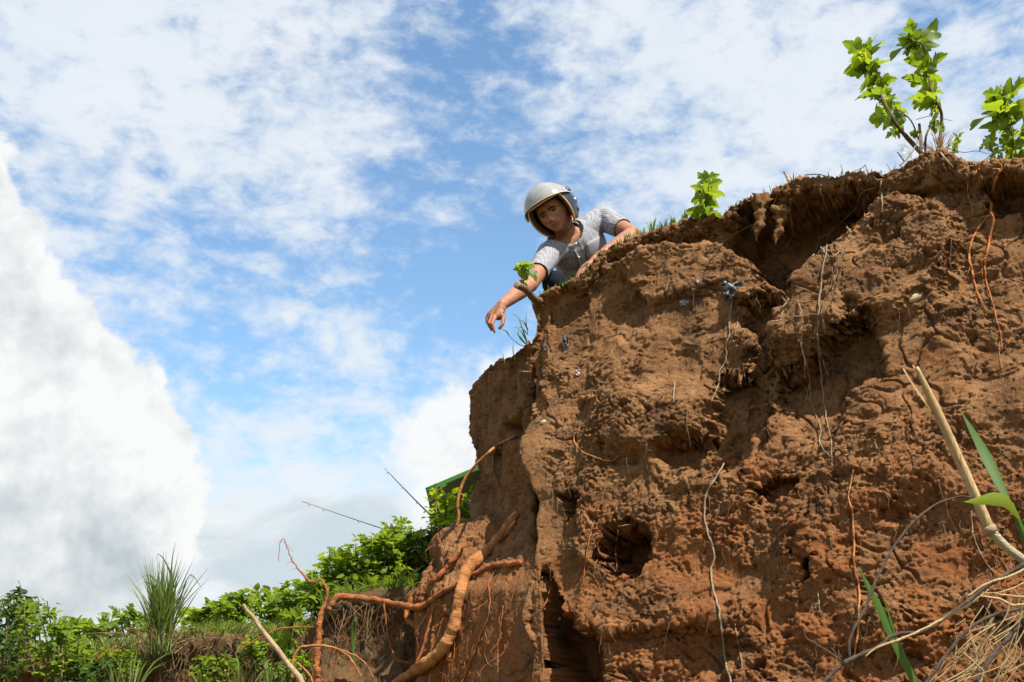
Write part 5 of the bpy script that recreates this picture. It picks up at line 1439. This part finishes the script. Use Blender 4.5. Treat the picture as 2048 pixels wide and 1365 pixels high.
neckB = W(1137, 478, 5.44); Lsh = W(1206, 436, 5.52); Rsh = W(1100, 508, 5.36)
chest = W(1158, 502, 5.53); belly = W(1180, 560, 5.70)
pelvis = Vector((.60, 5.95, EYE + 2.06))
Rel = W(1060, 568, 5.14); Rwr = W(1004, 610, 4.97)
Lel = W(1266, 470, 5.30); Lwr = W(1190, 522, 5.14)
Rkn = W(1108, 566, 5.34); Lkn = W(1196, 566, 5.30)
Rft = Vector((.33, 5.62, EYE + 1.83)); Lft = Vector((.62, 5.60, EYE + 1.84))
S_ = (Lsh - Rsh).normalized()
spine = (neckB - belly).normalized(); FW = spine.cross(S_).normalized()
if FW.dot(CAMP - chest) < 0: FW = -FW
# head frame: x photo-right, y up, z forward
Hc = W(1107, 425, 5.29)
tocam = (CAMP - Hc).normalized()
r0 = (CR - tocam * CR.dot(tocam)).normalized(); u0 = tocam.cross(r0).normalized()
roll = radians(33); yaw = radians(17)
HR = r0 * cos(roll) + u0 * sin(roll); HU = -r0 * sin(roll) + u0 * cos(roll); HF = tocam.copy()
HF2 = HF * cos(yaw) - HR * sin(yaw); HR2 = HR * cos(yaw) + HF * sin(yaw)
pit = radians(5)
HF3 = HF2 * cos(pit) + HU * sin(pit); HU3 = HU * cos(pit) - HF2 * sin(pit)
HM = Matrix((HR2, HU3, HF3)).transposed()
def H(x, y, z): return Hc + HM @ Vector((x, y, z))

man = empty('person', Vector((.48, 5.62, EYE + 1.82)), 'man in an open-face helmet and pale dotted shirt crouching at the cliff edge, reaching down', 'person')
def part(name, me, mat, parent=None, world=True):
    if world: me.transform(Matrix.Translation(-man.location))
    o = link(name, me, mat, parent or man)
    return o

# --- body: head, neck, arms and hands in one skin
bm = bmesh.new()
nu, nv = 84, 64
vs = []
for j in range(nv + 1):
    th = pi * j / nv
    for i in range(nu):
        ph = 2 * pi * i / nu
        n = np.array([sin(th) * sin(ph), cos(th), sin(th) * cos(ph)])
        x, y, z = n * np.array([.079, .119, .094])
        if z > 0: z = .094 * (abs(n[2]) ** .80) * (1 if abs(n[1]) < .999 else 1)
        t = np.clip((-y - .02) / .09, 0, 1)
        x *= 1 - .30 * t ** 1.5
        z += .012 * t if z > 0 else .04 * t
        gs_ = lambda cx, cy, sx, sy: math.exp(-((x - cx) / sx) ** 2 - ((y - cy) / sy) ** 2)
        if n[2] > 0:
            k = min(1, n[2] * 2.5); ax = abs(x)
            gm_ = lambda cx, cy, sx, sy: math.exp(-((ax - cx) / sx) ** 2 - ((y - cy) / sy) ** 2)
            z += k * (.026 * gs_(0, -.034, .012, .015) + .015 * gs_(0, -.014, .010, .020) + .009 * gm_(.015, -.038, .009, .009)
                      - .013 * gm_(.032, .004, .015, .010) + .008 * gm_(.028, .024, .022, .007) + .008 * gm_(.046, -.020, .018, .016)
                      + .008 * gs_(0, -.066, .022, .009) - .008 * gs_(0, -.067, .025, .0024) - .005 * gs_(0, -.080, .016, .004) + .013 * gs_(0, -.098, .020, .013)
                      - .008 * gm_(.033 + (-.045 - y) * .30, -.050, .0045, .020) - .004 * gm_(.056, .004, .006, .003) - .004 * gm_(.056, -.004, .006, .003) + .006 * gm_(.034, -.058, .008, .012))
        vs.append(bm.verts.new(H(x, y, z)))
for j in range(nv):
    for i in range(nu):
        a = vs[j * nu + i]; b = vs[j * nu + (i + 1) % nu]; c = vs[(j + 1) * nu + (i + 1) % nu]; d = vs[(j + 1) * nu + i]
        try: bm.faces.new((a, b, c, d))
        except ValueError: pass
bmesh.ops.remove_doubles(bm, verts=bm.verts, dist=1e-5)
cap(bm, neckB - spine * .03, .064, H(0, -.06, -.02), .056)
cap(bm, Rsh, .052, Rel, .043); cap(bm, Rel, .044, Rel.lerp(Rwr, .35), .042); cap(bm, Rel.lerp(Rwr, .35), .042, Rwr, .027)
cap(bm, Lsh, .054, Lel, .045); cap(bm, Lel, .046, Lel.lerp(Lwr, .35), .044); cap(bm, Lel.lerp(Lwr, .35), .044, Lwr, .028)
cap(bm, Rsh, .055, Lsh, .055)
ell(bm, chest, (S_ * .15, spine * .17, FW * .10))
ell(bm, belly, (S_ * .14, spine * .16, FW * .10))
# right hand, hanging from the wrist and pinching a stem
cap(bm, Rwr, .026, W(997, 633, 4.95), .021); cap(bm, Rwr, .025, W(985, 632, 4.97), .019); cap(bm, Rwr, .024, W(981, 629, 4.99), .017)
f_ = lambda *q: [W(x, y, Y) for x, y, Y in q]
chain(bm, f_((991, 632, 4.945), (984, 648, 4.915), (989, 664, 4.925)), [.0105, .0092, .0072])
chain(bm, f_((985, 632, 4.96), (978, 647, 4.945), (983, 660, 4.965)), [.0105, .0092, .0075])
chain(bm, f_((980, 631, 4.985), (974, 643, 4.98), (979, 654, 5.00)), [.0100, .0088, .0072])
chain(bm, f_((977, 629, 5.005), (973, 638, 5.01), (977, 647, 5.025)), [.0092, .0078, .0064])
chain(bm, f_((1001, 620, 4.955), (1007, 635, 4.925), (1005, 648, 4.912), (999, 657, 4.912)), [.0135, .0112, .0098, .0080])
# left hand over the left knee
d1 = (Lwr - Lel).normalized(); sd = d1.cross(Vector((0, 0, 1))).normalized(); dn_ = Vector((0, 0, -1))
for k in (-.024, 0, .022): cap(bm, Lwr, .023, Lwr + d1 * .075 + sd * k, .017)
for k, L in ((-.034, .062), (-.012, .078), (.010, .082), (.030, .072)):
    b_ = Lwr + d1 * .080 + sd * k
    chain(bm, [b_, b_ + d1 * L * .5 + dn_ * .012, b_ + d1 * L * .8 + dn_ * .040], [.0105, .009, .0072])
b_ = Lwr + d1 * .025 + sd * .03
chain(bm, [b_, b_ + d1 * .03 + sd * .025, b_ + d1 * .062 + sd * .026 + dn_ * .014], [.013, .011, .0085])
body = fuse(bm, .0038, 2)
part('body', body, SKIN)

# --- shirt
def shirt_material(nm, dots=True):
    m, t, out = material(nm)
    P = t.node('ShaderNodeTexCoord').outputs['Object']
    a = t.vmath('DOT_PRODUCT', P, tuple(S_)); b = t.vmath('DOT_PRODUCT', P, tuple(spine))
    st = .0125
    fa = t.math('SUBTRACT', t.math('FRACT', t.math('DIVIDE', a, st)), .5)
    row = t.math('DIVIDE', b, st)
    fb = t.math('SUBTRACT', t.math('FRACT', row), .5)
    dd = t.math('SQRT', t.math('ADD', t.math('MULTIPLY', fa, fa), t.math('MULTIPLY', fb, fb)))
    dot = t.smooth(dd, .33, .22)
    stripe = t.smooth(t.math('ABSOLUTE', fa), .12, .04)
    c = t.mix(t.math('MULTIPLY', stripe, .25), (0.265, 0.265, 0.28), (0.19, 0.19, 0.21))
    if dots: c = t.mix(t.math('MULTIPLY', dot, .75), c, (0.10, 0.09, 0.10))
    principled(t, out, c, .85, .2, (t.noise(P, 300, 3, .6), .15, .002))
    return m
SHIRT = shirt_material('dotted_shirt')
nd0 = (H(0, -.08, -.02) - neckB).normalized()
bm = bmesh.new()
ell(bm, chest + spine * .02, (S_ * .185, spine * .19, FW * .125))
ell(bm, belly, (S_ * .172, spine * .19, FW * .135))
ell(bm, pelvis + Vector((0, -.05, .04)), (S_ * .18, spine * .14, FW * .15))
ell(bm, (chest + belly) / 2, (S_ * .178, spine * .16, FW * .128))
cap(bm, Rsh - S_ * -.01, .066, Lsh - S_ * .01, .068)
cap(bm, neckB + nd0 * .05, .075, neckB - spine * .03, .085); cap(bm, neckB - spine * .015, .080, chest, .11)
cap(bm, Rsh, .066, Rsh.lerp(Rel, .85), .049); cap(bm, Lsh, .068, Lsh.lerp(Lel, .85), .051)
sh = fuse(bm, .006, 4)
co = co_of(sh); no = no_of(sh)
Q = np.stack([co @ np.array(S_), co @ np.array(spine), co @ np.array(FW)], -1)
fold = fbm(Q * np.array([9, 5, 9]), 4, .55, 3, ridged=True) * .006 + fbm(Q * np.array([5, 16, 8]) + Q[:, :1] * 14, 3, .5, 13, ridged=True) * .005
co = co + no * (fold[:, None] - .004)
sh.vertices.foreach_set('co', co.ravel().astype(np.float32))
bm = bmesh.new(); bm.from_mesh(sh)
def cut(pl_co, pl_no, centre, rad):
    fs = [f for f in bm.faces if (f.calc_center_median() - centre).length < rad]
    g_ = set(fs); 
    for f in fs: g_.update(f.edges); g_.update(f.verts)
    bmesh.ops.bisect_plane(bm, geom=list(g_), plane_co=pl_co, plane_no=pl_no, clear_outer=False, clear_inner=False)
    dl = [f for f in bm.faces if (f.calc_center_median() - centre).length < rad * 1.05 and (f.calc_center_median() - pl_co).dot(pl_no) > 0]
    bmesh.ops.delete(bm, geom=dl, context='FACES')
for a, b, q in ((Rsh, Rel, .62), (Lsh, Lel, .66)):
    d = (b - a).normalized(); pc = a.lerp(b, q); cut(pc, d, pc + d * .07, .125)
nd = (H(0, -.08, -.02) - neckB).normalized()
cut(neckB + nd * .052, (nd + FW * .05).normalized(), neckB + nd * .10, .105)
bm.to_mesh(sh); bm.free()
sh.polygons.foreach_set('use_smooth', [True] * len(sh.polygons))
shirt = part('shirt', sh, SHIRT)
so = shirt.modifiers.new('thickness', 'SOLIDIFY'); so.thickness = .003; so.offset = -1
SHIRT_PLAIN = mat_simple('shirt_lining', (.72, .72, .72), .8, .2)
def on_shirt(px, py, lift=.003):
    dg = bpy.context.evaluated_depsgraph_get(); dg.update()
    d = ray(px, py); ok, loc, nor, _ = shirt.ray_cast(CAMP - man.location, d)
    if not ok: return None
    return loc + man.location - d * lift
bpy.context.view_layer.update()
for sgn in (1, -1):
    vv = []
    for i in range(16):
        a = radians(14 + 150 * i / 15) * sgn; q = i / 15
        dr = FW * cos(a) + S_ * sin(a); dr = (dr - nd * dr.dot(nd)).normalized()
        inner = neckB + nd * (.050 - .022 * max(0, cos(a))) + dr * .080
        outer = neckB + nd * (.004 - .045 * max(0, cos(a)) ** 4) + dr * (.128 + .012 * max(0, cos(a)) ** 4)
        for v in np.linspace(0, 1, 7):
            p = inner.lerp(outer, v)
            if v > .15:
                ok, loc, nor, _ = shirt.closest_point_on_mesh(p - man.location)
                if (loc + man.location - p).length < .07: p = loc + man.location + nor * .009
            vv.append(tuple(p - man.location))
    o = link('collar', mesh_np('collar', np.array(vv), grid_faces(16, 7)), SHIRT, shirt); m_ = o.modifiers.new('t', 'SOLIDIFY'); m_.thickness = .006; m_.offset = 0
# placket, buttons, pocket with a small red label
pl = [on_shirt(x, y, .002) for x, y in ((1144, 487), (1150, 500), (1156, 515), (1161, 530), (1165, 545), (1168, 556))]
pl = [p for p in pl if p is not None]
pl = [p for p in pl if abs((p - chest).dot(FW) - .11) < .05] if len(pl) > 2 else pl
if len(pl) > 2:
    g = Geo(); g.ribbon(spline(pl, 18), [.020, .022, .022], S_, 0)
    o = link('placket', g.mesh('placket', True, man.location), SHIRT, shirt); m_ = o.modifiers.new('t', 'SOLIDIFY'); m_.thickness = .002
    BUT = mat_simple('button', (.75, .73, .70), .3, .5)
    for (x, y) in ((1152, 488), (1158, 515), (1163, 538)):
        p = on_shirt(x, y, .008)
        if p is not None:
            g = Geo(); g.tube([p - FW * .002, p + FW * .002], .0058, 12); link('button', g.mesh('button', True, man.location), BUT, shirt)
pk = [[on_shirt(1170 + (1205 - 1170) * u + 4 * v, 488 - 20 * u + 34 * v, .004) for u in np.linspace(0, 1, 6)] for v in np.linspace(0, 1, 6)]
if all(p is not None for r_ in pk for p in r_):
    me = mesh_np('pocket', np.array([[tuple(p) for p in r_] for r_ in pk]).reshape(-1, 3) - np.array(man.location), grid_faces(6, 6))
    o = link('pocket', me, SHIRT, shirt); m_ = o.modifiers.new('t', 'SOLIDIFY'); m_.thickness = .003
p = on_shirt(1172, 489, .008)
if p is not None:
    g = Geo(); g.ribbon([p, p - spine * .022], [.010, .010], S_); o = link('pocket_label', g.mesh('pocket_label', False, man.location), mat_simple('label_red', (.14, .02, .02), .6), shirt)
    m_ = o.modifiers.new('t', 'SOLIDIFY'); m_.thickness = .001

# --- trousers and shoes
JEANS, t_, out_ = material('navy_trousers')
Pn = t_.node('ShaderNodeTexCoord').outputs['Object']
principled(t_, out_, t_.mix(t_.noise(Pn, 60, 4), (.007, .009, .016), (.015, .019, .03)), .95, .05, (t_.noise(Pn, 300, 2), .2, .002))
bm = bmesh.new()
ell(bm, pelvis, (S_ * .175, spine * .15, FW * .15))
for kn, ft, sx in ((Rkn, Rft, -1), (Lkn, Lft, 1)):
    hip = pelvis + S_ * (.09 * sx) - Vector((0, 0, .02))
    cap(bm, hip, .092, kn, .066); cap(bm, kn, .064, kn.lerp(ft, .4), .062); cap(bm, kn.lerp(ft, .4), .062, ft + Vector((0, 0, .05)), .050)
part('trousers', fuse(bm, .008, 4), JEANS)
SHOE = mat_simple('shoe', (.03, .022, .018), .5)
for ft in (Rft, Lft):
    bm = bmesh.new()
    ell(bm, ft + Vector((-.02, -.05, .0)), ((.045, 0, 0), (0, .125, 0), (0, 0, .035))); cap(bm, ft + Vector((0, .02, 0)), .04, ft + Vector((0, .02, .05)), .042)
    part('shoe', fuse(bm, .007, 3), SHOE)

# --- face details and hair
DARK = mat_simple('hair_black', (.012, .010, .009), .6, .3)
EYE_NOSTRIL_M = mat_simple('eye_and_nostril_shade', (.02, .013, .01), .25, .5)  # eyes, and the painted shadow under the nose
LIP = mat_simple('lip', (.22, .085, .06), .5, .3)
for sx in (-1, 1):
    bm = bmesh.new(); ell(bm, H(sx * .032, .003, .0815), (HR2 * .0140, HU3 * .0042, HF3 * .006)); me = bpy.data.meshes.new('eye'); bm.to_mesh(me); bm.free(); part('eye', me, EYE_NOSTRIL_M)
    g = Geo(); g.tube(spline([H(sx * .011, .0165, .096), H(sx * .030, .0215, .094), H(sx * .053, .014, .079)], 12), [.0045, .0055, .0022], 7); me = g.mesh('eyebrow'); part('eyebrow', me, DARK)
    g = Geo(); g.tube(spline([H(sx * .017, .009, .088), H(sx * .032, .0125, .0895), H(sx * .049, .006, .077)], 10), [.0015, .0032, .0015], 7); me = g.mesh('eyelid'); part('eyelid', me, SKIN)
for sx in (-1, 1):
    bm = bmesh.new(); ell(bm, H(sx * .0085, -.0475, .1085), (HR2 * .0045, HU3 * .0028, HF3 * .004)); me = bpy.data.meshes.new('nostril_shadow'); bm.to_mesh(me); bm.free(); part('nostril_shadow', me, EYE_NOSTRIL_M)  # dark ellipsoids stand in for the shadow inside the nostrils
g = Geo(); g.tube(spline([H(-.029, -.061, .082), H(-.014, -.0645, .0945), H(0, -.0665, .0975), H(.014, -.0645, .0945), H(.029, -.061, .082)], 16), [.001, .003, .0034, .003, .001], 7); part('lips', g.mesh('lips'), LIP)
g = Geo(); g.tube(spline([H(-.020, -.0715, .086), H(0, -.0755, .0965), H(.020, -.0715, .086)], 14), [.001, .0042, .001], 7); part('lips', g.mesh('lips'), LIP)
V = []; n1, n2 = 40, 10
for i in range(n1):
    az = radians(-118 + 236 * i / (n1 - 1))
    lo = .055 - .045 * sstep(abs(az), radians(52), radians(80)) + .008 * math.sin(i * 2.7)
    for j in range(n2):
        y = lo + (.105 - lo) * j / (n2 - 1); k = math.sqrt(max(0, 1 - (y / .122) ** 2))
        V.append(tuple(H(.080 * k * sin(az), y, .1005 * k * cos(az))))
part('hair', mesh_np('hair', np.array(V), grid_faces(n1, n2)), DARK).modifiers.new('t', 'SOLIDIFY').thickness = .006

# --- helmet
hel_mat, t_, out_ = material('helmet_paint')
Pn = t_.node('ShaderNodeTexCoord').outputs['Object']
principled(t_, out_, t_.mix(t_.smooth(t_.noise(Pn, 30, 5, .6), .45, .7), (.014, .018, .028), (.03, .034, .042)), .28, .5, **{'Coat Weight': .3})
LINING = mat_simple('helmet_lining', (.075, .040, .022), .8, .2)
GOLD = mat_simple('helmet_trim', (.52, .33, .15), .35, .5)
STRAP = mat_simple('chin_strap', (.10, .055, .025), .7, .3)
RED = mat_simple('buckle_red', (.65, .20, .15), .4, .4)
KNOB = mat_simple('helmet_knob', (.03, .025, .025), .4, .5)
CHROME = mat_simple('buckle_metal', (.6, .58, .54), .25, .5, Metallic=1.0)
vis_mat, t_, out_ = material('visor_smoke')
Pn = t_.node('ShaderNodeTexCoord').outputs['Object']
n_ = t_.noise(Pn, 18, 6, .65)
principled(t_, out_, t_.mix(n_, (.24, .24, .225), (.42, .415, .385)), .14, .6, Alpha=t_.math('MULTIPLY_ADD', n_, .3, .58), **{'Coat Weight': .5})
HX, HY, HZ = .135, .153, .154
HO = (0.0, .014, -.012)
def HP(az, el, k=1.0):
    a = radians(az); e = radians(el)
    return H(HO[0] + HX * k * cos(e) * sin(a), HO[1] + HY * k * sin(e), HO[2] + HZ * k * cos(e) * cos(a))
def el_low(az):
    a = abs(az)
    return 20 - 68 * sstep(a, 50, 72) + 14 * sstep(a, 105, 150)
azs = np.concatenate([np.linspace(-180, -76, 30), np.linspace(-74, -48, 22), np.linspace(-46, 46, 34), np.linspace(48, 74, 22), np.linspace(76, 180, 30)])
def outward(me):
    c = co_of(me) - np.array(Hc); n = no_of(me)
    if (c * n).sum(1).mean() < 0: me.flip_normals()
    return me
def shell(name, k, mat, parent, inset=0):
    V = []
    n2 = 26
    for a in azs:
        lo = el_low(a) + inset
        for j in range(n2): V.append(tuple(HP(a, lo + (89.9 - lo) * (j / (n2 - 1)), k)))
    return part(name, outward(mesh_np(name, np.array(V), grid_faces(len(azs), n2))), mat, parent)
helm = shell('helmet', 1.0, hel_mat, None)
m_ = helm.modifiers.new('t', 'SOLIDIFY'); m_.thickness = .004; m_.offset = -1
ln = shell('lining', .965, LINING, helm); m_ = ln.modifiers.new('t', 'SOLIDIFY'); m_.thickness = .022; m_.offset = -1
g = Geo(); g.tube([HP(a, el_low(a) - .3, .992) for a in azs], .0048, 8, False); part('edge_trim', g.mesh('edge_trim'), GOLD, helm)
V = []; va = np.linspace(-86, 86, 60); n2 = 22
edge = []
for a in va:
    q = abs(a) / 86
    lo = 19 * (1 - q ** 2.2) + 9 * q ** 2.2 - (7 * sstep(-a, 40, 75) * (1 - sstep(-a, 78, 86)))
    hi = 84 * (1 - q ** 3) + 25 * q ** 3
    for j in range(n2):
        e_ = lo + (hi - lo) * j / (n2 - 1)
        k = 1.035 + .17 * (1 - q ** 2) * (1 - (j / (n2 - 1)) ** 1.5)
        V.append(tuple(HP(a, e_, k)))
        if j == 0: edge.append(HP(a, e_, k + .004))
vz = part('visor', outward(mesh_np('visor', np.array(V), grid_faces(len(va), n2))), vis_mat, helm); m_ = vz.modifiers.new('t', 'SOLIDIFY'); m_.thickness = .0022
g = Geo(); g.tube(edge, .0024, 6, False); part('visor_edge', g.mesh('visor_edge'), mat_simple('visor_edge', (.66, .60, .44), .3, .5), helm)
for s in (-1, 1):
    def disc(name, az, el, r, k0, k1, mat):
        c0 = HP(az * s, el, k0); c1 = HP(az * s, el, k1); g = Geo(); g.tube([c0, c0.lerp(c1, .7), c1], [r, r, r * .75], 16); part(name, g.mesh(name), mat, helm)
    disc('visor_knob', 86, 17, .017, 1.0, 1.09, KNOB)
    disc('vent_ring', 96, -8, .016, .99, 1.025, CHROME); disc('vent_cap', 96, -8, .011, 1.0, 1.045, mat_simple('vent_brown', (.16, .08, .05), .5))
    disc('vent_cap', 94, -27, .014, .99, 1.03, KNOB)
# chin strap and buckle on the photo-right side, going under the chin
def strap(name, pts, wd, mat, thick=.004):
    g = Geo(); p = spline(pts, 16); g.ribbon(p, [wd, wd], HF3 * .8 + HR2 * -.2 if False else HF3, 0)
    o = part(name, g.mesh(name), mat, helm); m_ = o.modifiers.new('t', 'SOLIDIFY'); m_.thickness = thick
strap('chin_strap', [HP(76, -44, .93), H(.080, -.095, .035), H(.055, -.122, .040), H(.02, -.130, .045), H(-.02, -.130, .045), H(-.055, -.120, .035), HP(-76, -44, .93)], .024, STRAP)
strap('buckle_red', [H(.094, -.070, .045), H(.088, -.092, .048)], .016, RED, .008)
strap('buckle', [H(.088, -.092, .050), H(.080, -.106, .052)], .022, CHROME, .006)

# the stem he pinches and the wild grass growing on the corner
gr = root_thing('thin grass stalk bent between the man\'s fingertips and the cliff corner', [(1056, 696, 5.02), (1040, 690, 4.98), (1024, 678, 4.94), (1010, 662, 4.91), (996, 655, 4.90)], [2.2, 2, 1.8, 1.5, 1], STEM_G, name='grass_stalk', cat='grass stalk', group=None, wob=.2)
wg0 = W(1055, 690, 5.0)
wg = empty('wild_grass', wg0, 'wispy wild grass growing out of the shaded corner below the hand', 'grass')
SCW = (wg0 - CAMP).dot(CF) / FPX
for pts, wd in [([(1056, 690), (1046, 660), (1036, 635), (1024, 628)], 4), ([(1056, 660), (1048, 645), (1040, 640)], 4), ([(1054, 685), (1040, 660), (1028, 655)], 3), ([(1054, 690), (1044, 680), (1036, 668), (1038, 660)], 5), ([(1054, 668), (1042, 655), (1022, 656)], 2.5),
                ([(1030, 720), (1026, 700), (1027, 684)], 2.5), ([(1024, 722), (1034, 705), (1042, 698)], 2), ([(1010, 726), (1006, 712), (1007, 706)], 2.5), ([(1056, 672), (1052, 640), (1054, 618)], 2), ([(1018, 672), (1012, 662), (998, 664)], 3)]:
    g = Geo(); p = spline([W(x, y, 5.0 - .01 * k) for k, (x, y) in enumerate(pts)], 10)
    g.ribbon(p, [wd * SCW * .8, wd * SCW, wd * SCW * .2], Vector((.7, .3, .6)), .12)
    link('grass_blade', g.mesh('grass_blade', True, wg0), GRASS_BRIGHT if wd > 2.4 else STEM_G, wg)
